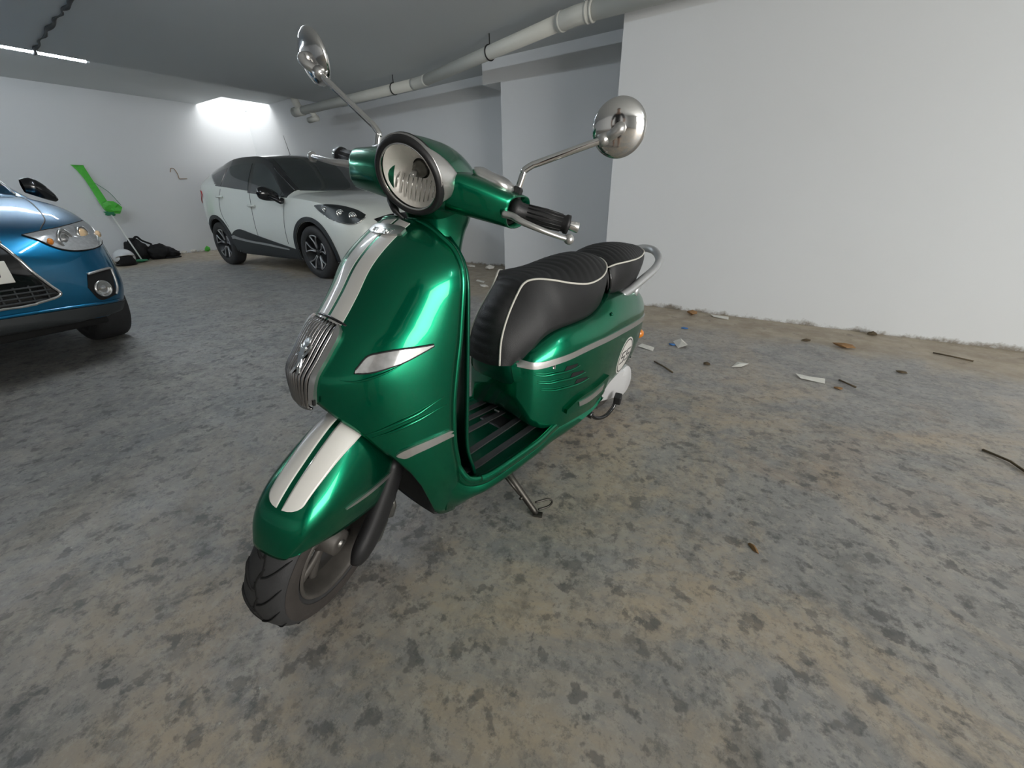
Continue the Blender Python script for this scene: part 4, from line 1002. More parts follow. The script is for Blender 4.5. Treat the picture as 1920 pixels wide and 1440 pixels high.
# side stand: leg and loop tang (world ground at z=0)
INV = SCOOT.inverted()
b = B(); foot = INV @ V(-.575, .255, .004); hip = V(-.535, .130, .195)
b.tube([hip, hip.lerp(foot, .35), hip.lerp(foot, .92), foot], [.0135, .0125, .0105, .0085], 12)
f2 = foot-V(0, .006, -.004); b.box(INV @ V(-.576, .262, .0045), (.022, .030, .007), (INV.to_3x3() @ Euler((0, 0, .5)).to_matrix()), .002)
b.tube([hip.lerp(foot, .12)+V(.016, 0, 0), hip.lerp(foot, .55)+V(.010, 0, .0)], [.006, .005], 8)
b.lathe([(0, 0), (.005, 0), (.005, .014), (0, .014)], hip.lerp(foot, .62)+V(.02, 0, 0), (-1, 0, 0), 8)
st_ = b.build('side_stand', M['stand'], sc)
lp = [(-.580, .260, .022), (-.598, .268, .020), (-.616, .276, .021), (-.626, .281, .030), (-.626, .281, .042), (-.614, .275, .052), (-.596, .266, .054), (-.570, .254, .056)]
b = B(); b.tube([INV @ V(*p) for p in cat(lp, 30)], .0036, 8); b.build('stand_tang', M['stand'], st_)
# ================================================================ THE CARS
def car_ring(q):
    x, zb, yb, zw, yw, zt, yt, zr, yr, zc = q
    h = [(0, zb+.02), (yb*.9, zb), (yb, zb+.03)]
    for k in range(1, 5): f = k/5; h.append((yb+(yw-yb)*math.sin(f*PI/2), zb+.03+(zw-zb-.03)*f))
    h.append((yw, zw))
    for k in range(1, 5): f = k/5; h.append((yw+(yt-yw)*f**1.8, zw+(zt-zw)*f))
    h.append((yt, zt))
    for k in range(1, 14): f = k/14; h.append((yt+(yr-yt)*(f**1.25), zt+(zr-zt)*f**.92))
    h.append((yr, zr))
    for k in range(1, 5): f = k/5; h.append((yr*(1-f), zr+(zc-zr)*math.sin(f*PI/2)))
    h.append((0, zc))
    return [V(x, y, z) for y, z in h]+[V(x, -y, z) for y, z in h[::-1][1:-1]]
def car_body(stations, n, axles, rw, half, paint, black_rule, root):
    rows = [car_ring(q) for q in cat(stations, n)]; m = len(rows[0])
    b = B(); b.grid(rows, cu=True); b.f.append(tuple(range(m))); b.f.append(tuple(range(m*(n-1), m*n)))
    o = b.build('body', paint, None)
    cut = B()
    for ax_ in axles:
        for sg in (-1, 1): cut.lathe([(rw, half-.27), (rw, half+.2)], (ax_, 0, .335), (0, sg, 0), 40)
    c = cut.build('cutter', M['shadow_black'], None)
    md = o.modifiers.new('wheel_wells', 'BOOLEAN'); md.operation = 'DIFFERENCE'; md.object = c; md.solver = 'EXACT'
    dg = bpy.context.evaluated_depsgraph_get(); me = bpy.data.meshes.new_from_object(o.evaluated_get(dg))
    bpy.data.objects.remove(o); bpy.data.objects.remove(c)
    me.materials.clear(); me.materials.append(paint); me.materials.append(M['car_black']); me.materials.append(M['shadow_black'])
    for p in me.polygons:
        ce = p.center; p.use_smooth = True; p.material_index = 1 if black_rule(ce) else 0
        for ax_ in axles:
            d = math.hypot(ce.x-ax_, ce.z-.335)
            if d < rw+.004 and abs(ce.y) < half-.02 and abs(ce.y) > half-.31 and (abs(d-rw) < .01 or abs(abs(ce.y)-(half-.27)) < .01): p.material_index = 2; p.use_smooth = False
    try: me.set_sharp_from_angle(angle=math.radians(38))
    except Exception: pass
    o = bpy.data.objects.new('body', me); COL.objects.link(o); o.parent = root
    return o
def road_wheel(root, x, y, r, w, sg, spokes, steer=0.0, label=None):
    """sg: side the outer face looks to (+1 = +y)"""
    mw = Matrix.Translation((x, y, r)) @ Matrix.Rotation(steer, 4, 'Z')
    N_ = 48; sect = cat([(-w/2+.02, r*.66), (-w/2, r*.78), (-w/2+.004, r*.92), (-w/2+.03, r*.99), (0, r), (w/2-.03, r*.99), (w/2-.004, r*.92), (w/2, r*.78), (w/2-.02, r*.66)], 21)
    b = B(); b.grid([[V(q*math.cos(2*PI*k/N_), sg*yy, q*math.sin(2*PI*k/N_)) for k in range(N_)] for yy, q in sect], cu=True)
    ty = b.build('wheel', M['rubber'], root, mw)
    b = B(); b.grid([[V(q*math.cos(2*PI*k/N_), sg*yy, q*math.sin(2*PI*k/N_)) for k in range(N_)] for yy, q in ((w/2-.012, r*.68), (w/2-.018, r*.655), (w/2-.07, r*.62), (w/2-.10, r*.3), (w/2-.10, .001))], cu=True)
    b.build('wheel_disc', M['dark_alloy'], ty)
    for k in range(spokes):
        a = 2*PI*k/spokes+.3; b = B()
        for s_ in (-1, 1):
            pts = [(.16, .16*s_, .05), (.36, .13*s_, .035), (.50, .22*s_, .025), (.645, .32*s_, .016)]
            pa = [V(r*q*math.cos(a+d), sg*(w/2-dep), r*q*math.sin(a+d)) for q, d, dep in pts]
            b.tube([V(*p) for p in cat([tuple(p) for p in pa], 10)], r*.038, 6, flat=.7)
        pa = [V(r*.645*math.cos(a+d), sg*(w/2-.016), r*.645*math.sin(a+d)) for d in [-.32+.64*i/8 for i in range(9)]]
        b.tube(pa, r*.028, 6)
        b.build('spoke', M['alloy'], ty)
    b = B(); b.lathe([(r*.13, -.02), (r*.12, .0), (0, .002)], (0, sg*(w/2-.045), 0), (0, sg, 0), 16); b.build('hub_cap', M['dark_alloy'], ty)
    return ty
def frame(origin, head):
    c, s = math.cos(head), math.sin(head)
    return Matrix(((c, -s, 0, origin[0]), (s, c, 0, origin[1]), (0, 0, 1, 0), (0, 0, 0, 1)))
def drop(bv, pts, cast, off, closed=False):
    out = []
    for p in pts:
        h = bv.ray_cast(V(*p), cast)
        if h[0] is None: continue
        n = h[1] if h[1].dot(cast) < 0 else -h[1]; out.append(h[0]+n*off)
    return out
# ---- white crossover
CH = 1.70095; LFT = V(-math.sin(CH), math.cos(CH), 0)
wc = empty('white_crossover', frame(V(-2.1529, -4.6774, 0)+LFT*.889, CH), 'white crossover car with black roof parked behind the scooter', 'car')
WS = [(.865, .38, .40, .50, .46, .60, .42, .64, .25, .65), (.82, .27, .60, .48, .66, .70, .60, .75, .40, .77), (.70, .22, .72, .50, .78, .79, .71, .84, .50, .87), (.50, .20, .79, .55, .85, .87, .78, .92, .58, .95), (.15, .20, .83, .60, .885, .945, .835, .99, .66, 1.02),
      (-.20, .20, .84, .60, .889, .985, .85, 1.035, .70, 1.07), (-.36, .20, .84, .60, .889, .995, .855, 1.06, .71, 1.095), (-.60, .20, .84, .60, .889, 1.01, .855, 1.21, .70, 1.26), (-.90, .20, .84, .60, .889, 1.03, .855, 1.40, .655, 1.45), (-1.15, .20, .84, .60, .889, 1.05, .85, 1.51, .635, 1.555), (-1.5, .20, .84, .60, .889, 1.08, .85, 1.54, .625, 1.59),
      (-2.0, .20, .84, .62, .889, 1.12, .85, 1.535, .62, 1.585), (-2.45, .22, .83, .64, .885, 1.16, .845, 1.475, .61, 1.54), (-2.85, .26, .80, .68, .865, 1.19, .82, 1.41, .59, 1.49), (-3.05, .30, .76, .70, .83, 1.18, .78, 1.32, .56, 1.41), (-3.18, .36, .68, .72, .76, 1.08, .70, 1.16, .48, 1.22), (-3.24, .42, .58, .72, .66, .96, .60, 1.02, .4, 1.04)]
BELT = [(-3.1, 1.40), (-2.9, 1.385), (-2.72, 1.36), (-2.5, 1.26), (-2.32, 1.175), (-2.1, 1.15), (-1.4, 1.088), (-.85, 1.035), (-.36, .985)]
wb = car_body(WS, 150, (0, -2.606), .385, .889, M['whitecar'], lambda c: c.x < -.40 and c.x > -3.1 and c.z > lerp_table(BELT, c.x)+.004 and not (c.x > -.72 and c.z < 1.2 and abs(c.y) < .1 and False), wc)
WB = bvh(wb); CR = V(0, 1, 0)   # cast onto the right flank (y < 0)
for ax_ in (0, -2.606):
    for sg in (-1, 1):
        road_wheel(wc, ax_, sg*(.889-.112), .335, .205, sg, 5)
        g_ = [[(ax_+q*math.cos(a), sg*2, .335+q*math.sin(a)) for q in (.387, .41, .44)] for a in [math.radians(-18+216*i/40) for i in range(41)]]
        sheet(WB, g_, V(0, -sg, 0), .012, 'arch_cladding', M['cladding'], wc)
for sg in (-1, 1):
    cs = V(0, -sg, 0)
    A_ = [(x, sg*2, z) for x, z in ((-2.22, .46), (-2.08, .535), (-1.93, .575), (-1.80, .575), (-1.50, .525), (-1.0, .445), (-.42, .355))]; B_ = [(x, sg*2, z) for x, z in ((-2.26, .36), (-2.1, .24), (-1.9, .225), (-1.6, .225), (-1.3, .225), (-.9, .225), (-.42, .225))]
    sheet(WB, between(A_, B_, 40, 10), cs, .016, 'sill_cladding', M['cladding'], wc)
    A_ = [(x, sg*2, z) for x, z in ((-2.17, .475), (-2.08, .490), (-2.0, .470), (-1.6, .430), (-1.1, .405), (-.60, .360))]; B_ = [(x, sg*2, z) for x, z in ((-2.17, .435), (-2.08, .440), (-1.98, .430), (-1.6, .402), (-1.1, .378), (-.60, .345))]
    sheet(WB, between(A_, B_, 40, 4), cs, .026, 'sill_trim', M['silverpaint'], wc)
    def win(name, A2, B2, k=24): return sheet(WB, between([(x, sg*2, z) for x, z in A2], [(x, sg*2, z) for x, z in B2], k, 10), cs, .004, name, M['car_window'], wc)
    win('front_door_window', [(-.56, 1.065), (-.75, 1.21), (-.95, 1.345), (-1.10, 1.415), (-1.31, 1.44)], [(-.56, 1.03), (-.75, 1.045), (-.95, 1.06), (-1.10, 1.072), (-1.31, 1.093)])
    win('rear_door_window', [(-1.39, 1.445), (-1.6, 1.45), (-1.85, 1.445), (-2.05, 1.43)], [(-1.39, 1.10), (-1.6, 1.118), (-1.85, 1.14), (-2.12, 1.168)])
    win('quarter_window', [(-2.13, 1.42), (-2.3, 1.40), (-2.5, 1.365), (-2.62, 1.335)], [(-2.19, 1.18), (-2.3, 1.20), (-2.42, 1.25), (-2.55, 1.31)])
    win('corner_window', [(-.475, 1.010), (-.49, 1.03), (-.52, 1.045), (-.545, 1.055)], [(-.475, 1.0), (-.49, 1.003), (-.52, 1.01), (-.545, 1.02)], 8)
    for hx, hz in ((-1.33, .905), (-2.25, 1.035)):
        p_ = drop(WB, [(hx, sg*2, hz)], cs, 0)[0]
        b = B(); b.lathe([(0, 0), (.055, .0), (.045, -.01)], p_+V(0, sg*.003, 0), (0, sg, 0), 20, False); hnd = B(); hnd.tube(cat([tuple(p_+V(.085, sg*.008, 0)), tuple(p_+V(.05, sg*.035, 0)), tuple(p_+V(-.05, sg*.035, 0)), tuple(p_+V(-.09, sg*.008, 0))], 14), .014, 8); hnd.build('door_handle', M['whitecar'], wc)
    # seams between the doors
    for L_ in ([(-.60, .42), (-.56, .70), (-.50, .90), (-.47, .99)], [(-1.36, .50), (-1.36, .8), (-1.36, 1.08)], [(-2.20, .60), (-2.33, .80), (-2.30, 1.0), (-2.20, 1.14)]):
        pts = drop(WB, [(x, sg*2, z) for x, z in cat(L_, 20)], cs, .0005); b = B(); b.tube(pts, .0035, 6); b.build('door_seam', M['cladding'], wc)
    # door mirror
    b = B(); rows = []
    for (x, dy, z, hx, hz) in cat([(-.58, .02, 1.010, .03, .05), (-.60, .09, 1.035, .055, .075), (-.615, .17, 1.055, .06, .085), (-.62, .235, 1.055, .04, .06), (-.62, .255, 1.055, .01, .015)], 14):
        rows.append([V(x+hx*math.cos(a), sg*(.86+dy), z+hz*math.sin(a)) for a in [2*PI*k/20 for k in range(20)]])
    b.grid(rows, cu=True); b.build('door_mirror', M['gloss_black'], wc)
    b = B(); b.tube(cat([(-.50, sg*.865, .985), (-.49, sg*.90, .95), (-.52, sg*.95, .985), (-.57, sg*1.0, 1.02)], 12), .028, 10); b.build('mirror_arm', M['gloss_black'], wc)
    # tail lamp
    sheet(WB, between([(-2.96, sg*2, 1.13), (-3.04, sg*2, 1.14), (-3.10, sg*2, 1.12)], [(-2.92, sg*2, 1.07), (-3.04, sg*2, 1.00), (-3.13, sg*2, .94)], 10, 8), cs, .012, 'tail_lamp', M['red'], wc)
    # head lamp: dark cluster with chrome lenses, wraps round the corner
    cst = V(-.62, -sg*.78, 0).normalized()
    def HP(u, z, w=0): return V(.45, sg*.72, z)+V(.78, -sg*.62, 0).normalized()*u+V(.62, sg*.78, 0)*1.0
    UP = [HP(-.30, .907), HP(-.20, .914), HP(.02, .900), HP(.22, .850), HP(.335, .790)]; LO = [HP(-.30, .902), HP(-.19, .815), HP(-.02, .735), HP(.20, .700), HP(.325, .760)]
    hl = sheet(WB, between([tuple(p) for p in UP], [tuple(p) for p in LO], 36, 12), cst, .008, 'head_lamp', M['lamp_dark'], wc)
    HV = bvh(hl)
    for u, z, rr in ((-.15, .860, .034), (.05, .815, .046), (.20, .785, .046)):
        g_ = drop(HV, [tuple(HP(u, z))], cst, .0)
        if g_:
            b = B(); b.lathe([(rr, -.004), (rr, .003), (rr*.85, .007), (rr*.8, .001), (rr*.5, .0), (rr*.4, .010), (0, .016)], g_[0], -cst, 22, False); b.build('lamp_unit', M['chrome'], hl)
    pts = drop(WB, [tuple(p) for p in cat([tuple(HP(-.30, .898)), tuple(HP(-.19, .808)), tuple(HP(-.02, .728)), tuple(HP(.20, .692)), tuple(HP(.335, .755))], 30)], cst, .010)
    b = B(); b.tube(pts, .006, 6); b.build('chrome_edge', M['chrome'], hl)
# bonnet front, upper grille, bumper grille
CF = V(-1, 0, 0)
A_ = [(2, y, .795-.055*(abs(y)/.5)**2) for y in (-.50, -.25, 0, .25, .50)]; B_ = [(2, y, .725-.035*(abs(y)/.5)**2) for y in (-.46, -.25, 0, .25, .46)]
sheet(WB, between(A_, B_, 30, 6), CF, .006, 'upper_grille', M['gloss_black'], wc)
sheet(WB, between([(2, y, .52) for y in (-.5, 0, .5)], [(2, y, .32) for y in (-.42, 0, .42)], 20, 6), CF, .004, 'bumper_grille', M['cladding'], wc)
b = B(); b.box((.872, 0, .60), (.012, .50, .11), bev=.004); b.build('number_plate', M['plate'], wc, auto=40)
A_ = [(x, y, 2) for x, y in ((-.40, -.66), (-.345, -.35), (-.33, 0), (-.345, .35), (-.40, .66))]; B_ = [(x, y, 2) for x, y in ((-1.06, -.56), (-1.04, -.3), (-1.03, 0), (-1.04, .3), (-1.06, .56))]
sheet(WB, between(A_, B_, 30, 20), V(0, 0, -1), .004, 'windscreen', M['car_window'], wc)
b = B(); b.tube([(-1.55, 0, 1.56), (-1.63, 0, 1.86)], [.005, .002], 6); b.tube([(-1.55, 0, 1.555), (-1.555, 0, 1.585)], .012, 8); b.build('aerial', M['black'], wc)
for sg in (-1, 1):
    pts = drop(WB, [(x, y*sg, 2) for x, y in cat([(-.40, .715), (-.52, .71), (-.70, .695), (-.86, .672)], 16)], V(0, 0, -1), .004); b = B(); b.tube(pts, .009, 6); b.build('pillar_trim', M['chrome' if False else 'gloss_black'], wc)

# ---- blue car
bc = empty('blue_car', frame((.83, -3.42), math.radians(104)), 'blue car with chrome edged dark grille cut by the left photo edge', 'car')
BS = [(.815, .35, .30, .47, .36, .60, .33, .66, .2, .67), (.79, .315, .52, .47, .58, .66, .54, .72, .35, .745), (.72, .295, .66, .48, .72, .72, .68, .80, .48, .83), (.58, .28, .74, .50, .80, .77, .77, .865, .60, .90), (.35, .26, .79, .52, .86, .85, .83, .93, .66, .97), (0, .22, .82, .58, .885, .94, .85, 1.01, .70, 1.04),
      (-.35, .19, .83, .60, .885, .97, .855, 1.03, .73, 1.07), (-.50, .19, .83, .60, .885, .99, .855, 1.10, .73, 1.14), (-.90, .19, .83, .60, .885, 1.02, .85, 1.36, .68, 1.41), (-1.25, .19, .83, .60, .885, 1.04, .85, 1.51, .63, 1.565), (-1.8, .19, .83, .60, .885, 1.07, .85, 1.54, .62, 1.61), (-2.6, .22, .82, .62, .88, 1.10, .84, 1.51, .61, 1.59), (-3.2, .30, .76, .66, .84, 1.12, .79, 1.40, .58, 1.48), (-3.48, .40, .62, .68, .72, .95, .66, 1.02, .46, 1.05)]
bb_ = car_body(BS, 90, (0, -2.67), .375, .885, M['bluecar'], lambda c: c.x < -.52 and c.x > -3.3 and 1.03+.02*c.x*-1 < c.z < 1.50, bc)
BV = bvh(bb_)
for ax_ in (0, -2.67):
    for sg in (-1, 1): road_wheel(bc, ax_, sg*(.885-.125), .335, .225, sg, 5)
# blue car front end (cast along -x onto the nose)
GR = [(.455, .235), (.462, .31), (.487, .41), (.55, .385), (.629, .346), (.711, .318), (.777, .290), (.792, .250)]
def grd(z): return lerp_table([(z_, y_) for z_, y_ in GR], z)
gzs = [.457+(.79-.457)*i/16 for i in range(17)]
grl = sheet(BV, [[(2, -grd(z)+2*grd(z)*j/24, z) for j in range(25)] for z in gzs], CF, .003, 'grille', M['gloss_black'], bc)
loop = [(2, y, z) for z, y in GR]+[(2, -y, z) for z, y in GR[::-1]]
pts = drop(BV, [tuple(p) for p in cat(loop, 90, closed=True)], CF, .008); b = B(); b.tube(pts, .0095, 8, closed=True); b.build('grille_surround', M['chrome'], bc)
for z in (.475, .500, .525, .550):
    w_ = grd(z)-.02; pts = drop(BV, [(2, -w_+2*w_*i/20, z) for i in range(21)], CF, .010); b = B(); b.tube(pts, .006, 6); b.build('grille_slat', M['cladding'], grl)
for k in range(-6, 7):
    if abs(k*.06) < .37: pts = drop(BV, [(2, k*.06, .47+.09*i/6) for i in range(7)], CF, .009); b = B(); b.tube(pts, .005, 6); b.build('grille_bar', M['cladding'], grl)
pl = B(); pl.box((.835, 0, .645), (.014, .52, .115), bev=.004); pl = pl.build('number_plate', M['plate'], bc, auto=40)
vs, fs = text_mesh('0', .098, .001); obj('plate_character', [V(.8435+v.z, .205-(-v.x)*.75, .645+v.y) for v in vs], fs, M['black_decal'], pl, smooth=False)
# lower black bumper and its lip
A_ = [(2, y, .405-.03*(abs(y)/.7)**2) for y in (-.74, -.5, -.25, 0, .25, .5, .74)]; B_ = [(2, y, .315) for y in (-.70, -.5, -.25, 0, .25, .5, .70)]
sheet(BV, between(A_, B_, 50, 10), CF, .010, 'lower_bumper', M['cladding'], bc)
pts = drop(BV, [(2, -.70+1.4*i/40, .415-.03*(abs(-.70+1.4*i/40)/.7)**2) for i in range(41)], CF, .004); b = B(); b.tube(pts, .010, 8); b.build('bumper_crease', M['bluecar'], bc)
b = B(); b.box((.58, 0, .28), (.30, 1.20, .05), bev=.02); b.build('undertray', M['shadow_black'], bc, auto=40)
for sg in (-1, 1):
    cst = V(-.75, -sg*.66, 0).normalized(); cst2 = V(-.93, -sg*.37, 0).normalized()
    def F3(L_, c=cst): return [(x-c.x*.8, sg*y-c.y*.8, z) for x, y, z in L_]
    UP = [(.712, .412, .818), (.66, .556, .838), (.52, .69, .856), (.34, .775, .868)]; LO = [(.715, .420, .805), (.766, .520, .732), (.735, .63, .712), (.52, .79, .745)]
    hl = sheet(BV, between(F3(UP), F3(LO), 40, 12), cst, .006, 'head_lamp', M['lens'], bc); HV = bvh(hl)
    for (x, y, z, rr, mt) in ((.735, .585, .780, .060, 'chrome'), (.655, .705, .800, .050, 'chrome'), (.655, .705, .800, .036, 'amberish'), (.75, .500, .775, .020, 'amber'), (.52, .775, .79, .022, 'amberish')):
        g_ = drop(HV, F3([(x, y, z)]), cst, .001)
        if not g_: continue
        nn = -cst
        b = B()
        if rr > .045: b.lathe([(rr, -.004), (rr, .005), (rr*.84, .008), (rr*.80, .0), (rr*.45, -.002), (rr*.40, .006), (0, .010)], g_[0], nn, 28, False)
        else: b.lathe([(rr, -.002), (rr*.9, .008), (0, .011)], g_[0], nn, 20, False)
        b.build('lamp_unit', M[mt], hl)
    ring = cat(F3(UP), 24)+cat(F3(LO), 24)[::-1]; pts = drop(BV, [tuple(p) for p in ring], cst, .004); b = B(); b.tube(pts, .004, 6, closed=True); b.build('lamp_seal', M['shadow_black'], hl)
    UP = [(.79, .575, .575), (.76, .66, .585), (.71, .715, .585)]; LO = [(.79, .545, .50), (.79, .585, .415), (.75, .680, .425)]
    fg = sheet(BV, between(F3(UP, cst2), F3(LO, cst2), 20, 10), cst2, .003, 'fog_recess', M['shadow_black'], bc)
    g_ = drop(BV, F3([(.79, .625, .480)], cst2), cst2, .004)
    if g_: b = B(); b.lathe([(.052, -.004), (.052, .006), (.044, .010), (.040, .004), (.02, .001), (0, .006)], g_[0], -cst2, 28, False); b.build('fog_lamp', M['chrome'], fg)
    tr = drop(BV, [tuple(p) for p in cat(F3([(.79, .575, .578), (.76, .655, .588), (.71, .708, .588), (.72, .715, .56), (.735, .705, .48), (.75, .680, .430)], cst2), 40)], cst2, .006)
    b = B(); b.tube(tr, .008, 8); b.build('fog_trim', M['satin'], fg)
    # door mirror, black
    b = B(); rows = []
    for (x, dy, z, hx, hz) in cat([(-.40, .0, 1.100, .03, .045), (-.40, .05, 1.095, .05, .065), (-.41, .10, 1.070, .055, .062), (-.42, .145, 1.035, .035, .042), (-.42, .165, 1.015, .01, .012)], 14):
        rows.append([V(x+hx*math.cos(a), sg*(.80+dy), z+hz*math.sin(a)) for a in [2*PI*k/20 for k in range(20)]])
    b.grid(rows, cu=True); b.build('door_mirror', M['gloss_black'], bc)
A_ = [(x, y, 2) for x, y in ((-.52, -.72), (-.44, -.35), (-.42, 0), (-.44, .35), (-.52, .72))]; B_ = [(x, y, 2) for x, y in ((-1.18, -.60), (-1.16, -.3), (-1.15, 0), (-1.16, .3), (-1.18, .60))]
sheet(BV, between(A_, B_, 30, 20), V(0, 0, -1), .004, 'windscreen', M['car_window'], bc)
for sg in (-1, 1):
    pts = drop(BV, [(x, y*sg, 2) for x, y in cat([(-.42, .745), (-.60, .73), (-.90, .70), (-1.2, .655)], 16)], V(0, 0, -1), .006); b = B(); b.tube(pts, .008, 6); b.build('pillar_trim', M['satin'], bc)
    pts = drop(BV, [(x, y*sg, 2) for x, y in cat([(.66, .50), (.50, .585), (.2, .65), (-.15, .70), (-.40, .74)], 30)], V(0, 0, -1), .0005); b = B(); b.tube(pts, .0035, 6); b.build('bonnet_seam', M['cladding'], bc)

# ================================================================ THINGS BY THE FAR WALL
pole = empty('wrapped_pole', ROOM, 'thin white pole with bright green wrapping leaning on the far wall', 'pole')
P0, P1, P2 = V(8.87, 2.22, .03), V(9.33, 2.155, .86), V(9.53, 2.07, 1.56)
b = B(); b.tube([P0, P1], .0115, 10); b.build('pole_shaft', M['whitestick'], pole)
d = (P2-P1); b = B(); rows = []
for (f, wx, off) in cat([(-.02, .050, 0), (.15, .060, 0), (.4, .055, .005), (.65, .050, .0), (.85, .060, -.01), (.93, .070, -.02), (.95, .070, -.02), (1.0, .085, -.03)], 30):
    c = P1+d*f; rows.append([c+V(.012*math.sin(a), (wx*math.cos(a))+off, .01*math.cos(2*a)) for a in [2*PI*k/16 for k in range(16)]])
b.grid(rows, cu=True); b.f.append(tuple(range(16))); b.f.append(tuple(range(16*29, 16*30))); b.build('green_band', M['greenbroom'], pole)
random.seed(3)
def crumple(c, r, sc3, seed, amp=.45, n=2):
    bm = bmesh.new(); bmesh.ops.create_icosphere(bm, subdivisions=n, radius=1); rnd = random.Random(seed)
    for v in bm.verts:
        k = 1+rnd.uniform(-amp, amp*.6); v.co = V(v.co.x*sc3[0]*k, v.co.y*sc3[1]*k, v.co.z*sc3[2]*k)*r+V(*c)
    vs = [v.co.copy() for v in bm.verts]; fs = [tuple(v.index for v in f.verts) for f in bm.faces]; bm.free(); return vs, fs
vs, fs = crumple(P1+V(-.03, .06, .04), .115, (.55, 1.0, .85), 5, .5); obj('green_bundle', vs, fs, M['greenbroom'], pole, smooth=False)
vs, fs = crumple(P1+V(-.02, .0, -.05), .075, (.5, 1.1, .6), 9, .5); obj('dark_tassels', vs, fs, M['dkgreenbroom'], pole, smooth=False)
b = B(); b.tube(cat([tuple(P1+d*.62+V(-.01, .05, 0)), tuple(P1+d*.40+V(-.02, .16, 0)), tuple(P1+V(-.03, .19, .08))], 14), .004, 5); b.build('cord', M['dkgreenbroom'], pole)
vs, fs = crumple((8.86, 2.16, .025), .16, (.7, 1.0, .16), 12, .3); obj('pole_foot', vs, fs, M['dkgreenbroom'], pole, smooth=False)
# helmet
hm = empty('helmet', ROOM @ Matrix.Translation((8.62, 1.93, 0)), 'white open faced helmet with black inside on the floor', 'helmet')
b = B(); rows = []
for i in range(13):
    ph = i/12*PI*.62; rows.append([V(.155*math.sin(ph+.001)*math.cos(a), .150*math.sin(ph+.001)*math.sin(a), .115+.150*math.cos(ph)-.03*math.cos(a)*math.sin(ph)) for a in [2*PI*k/36 for k in range(36)]])
b.grid(rows, cu=True); o = b.build('helmet_shell', M['helmet'], hm); rim_of(o, .012)
b = B(); b.grid([[V(-.155*math.cos(t)*.99-.010, .132*math.sin(t)*1.0, .012+zz_) for zz_ in (0, .05, .10, .155-.03*t*t)] for t in [-1.15+2.3*i/16 for i in range(17)]]); o = b.build('visor_opening', M['shadow_black'], hm); rim_of(o, .006)
b = B(); b.tube([V(-.158*math.cos(t)-.006, .137*math.sin(t), .175-.028*t*t) for t in [-1.15+2.3*i/16 for i in range(17)]], .010, 8); b.build('helmet_rim', M['satin'], hm)
b = B(); b.lathe([(.13, 0), (.15, .015), (.14, .04)], (0, 0, 0), (0, 0, 1), 28); b.build('helmet_base', M['black'], hm)
# black bag slumped against the wall
bag = empty('black_bag', ROOM @ Matrix.Translation((9.15, 2.50, 0)), 'slumped black bag and clothing heap against the far wall', 'bag')
vs, fs = crumple((0, -.22, .16), .22, (.8, .75, 1.0), 21, .22, 3); obj('bag_body', vs, fs, M['fabric'], bag)
vs, fs = crumple((-.04, .08, .11), .20, (.9, 1.1, .75), 22, .25, 3); obj('cloth_fold', vs, fs, M['fabric'], bag)
vs, fs = crumple((-.06, .24, .07), .15, (.9, 1.0, .7), 23, .3, 3); obj('cloth_fold', vs, fs, M['fabric'], bag)
b = B(); b.tube(cat([(-.05, -.24, .36), (-.02, -.16, .41), (0, -.10, .34), (-.02, .02, .26)], 14), .018, 8); b.build('bag_strap', M['fabric'], bag)
b = B(); b.tube(cat([(-.22, .10, .02), (-.24, .22, .015), (-.23, .34, .02)], 9), .014, 8); b.build('loose_strap', M['fabric'], bag)
# marks and scraps
b = B(); b.tube(cat([(9.594, 3.37, 1.50), (9.594, 3.40, 1.565), (9.594, 3.45, 1.56), (9.594, 3.48, 1.48), (9.594, 3.485, 1.395), (9.594, 3.52, 1.388), (9.594, 3.62, 1.392)], 40), .0055, 5)
tag(b.build('wall_mark', M['leaf'], None, ROOM), 'faint hooked ochre pencil mark drawn on the far wall', 'mark')
def flake(name, s, t, r, mt, label, cat_, seed, flat=.12, el=(1, .6), z=0.004, rot=0.0, group=None):
    vs, fs = crumple((0, 0, 0), r, (el[0], el[1], flat), seed, .35, 1)
    zmin = min(v.z for v in vs); mw = ROOM @ Matrix.Translation((s, t, 0)) @ Matrix.Rotation(rot, 4, 'Z')
    o = obj(name, [v-V(0, 0, zmin) for v in vs], fs, M[mt], None, False); o.matrix_world = mw; tag(o, label, cat_, group); return o
def paper(name, s, t, pts, mt, label, cat_, rot=0.0, curl=.012):
    n = len(pts); vs = [V(x, y, .001+curl*((i*37) % 5)/4) for i, (x, y) in enumerate(pts)]
    c = sum(vs, V(0, 0, 0))/n+V(0, 0, curl*.6); k = [c]+vs; fs = [(0, i+1, (i+1) % n+1) for i in range(n)]
    top = [v+V(0, 0, .0012) for v in k]; m = len(k)
    o = obj(name, k+top, [f[::-1] for f in fs]+[tuple(i+m for i in f) for f in fs]+[(i+1, (i+1) % n+1, (i+1) % n+1+m, i+1+m) for i in range(n)], M[mt], None, False)
    o.matrix_world = ROOM @ Matrix.Translation((s, t, 0)) @ Matrix.Rotation(rot, 4, 'Z'); tag(o, label, cat_); return o
paper('paper_scrap', -.51, 3.40, [(-.07, -.03), (.05, -.04), (.09, .0), (.06, .035), (-.05, .03)], 'paper', 'white paper scrap against the foot of the right hand wall', 'paper', .2)
paper('paper_scrap', -.76, 2.30, [(-.05, -.02), (.045, -.03), (.05, .035), (-.01, .02)], 'paper', 'triangular white paper scrap between the wall and the scooter seat', 'paper', 1.9)
paper('paper_scrap', -1.13, 2.29, [(-.065, -.025), (.05, -.035), (.08, .01), (.02, .03), (-.06, .03)], 'paper', 'rumpled white paper scrap right of the triangular one', 'paper', .1)
paper('paper_scrap', -.20, 2.33, [(-.05, -.03), (.07, -.03), (.07, .02), (-.02, .035)], 'paper', 'white paper strip just behind the orange rear indicator', 'paper', .3)
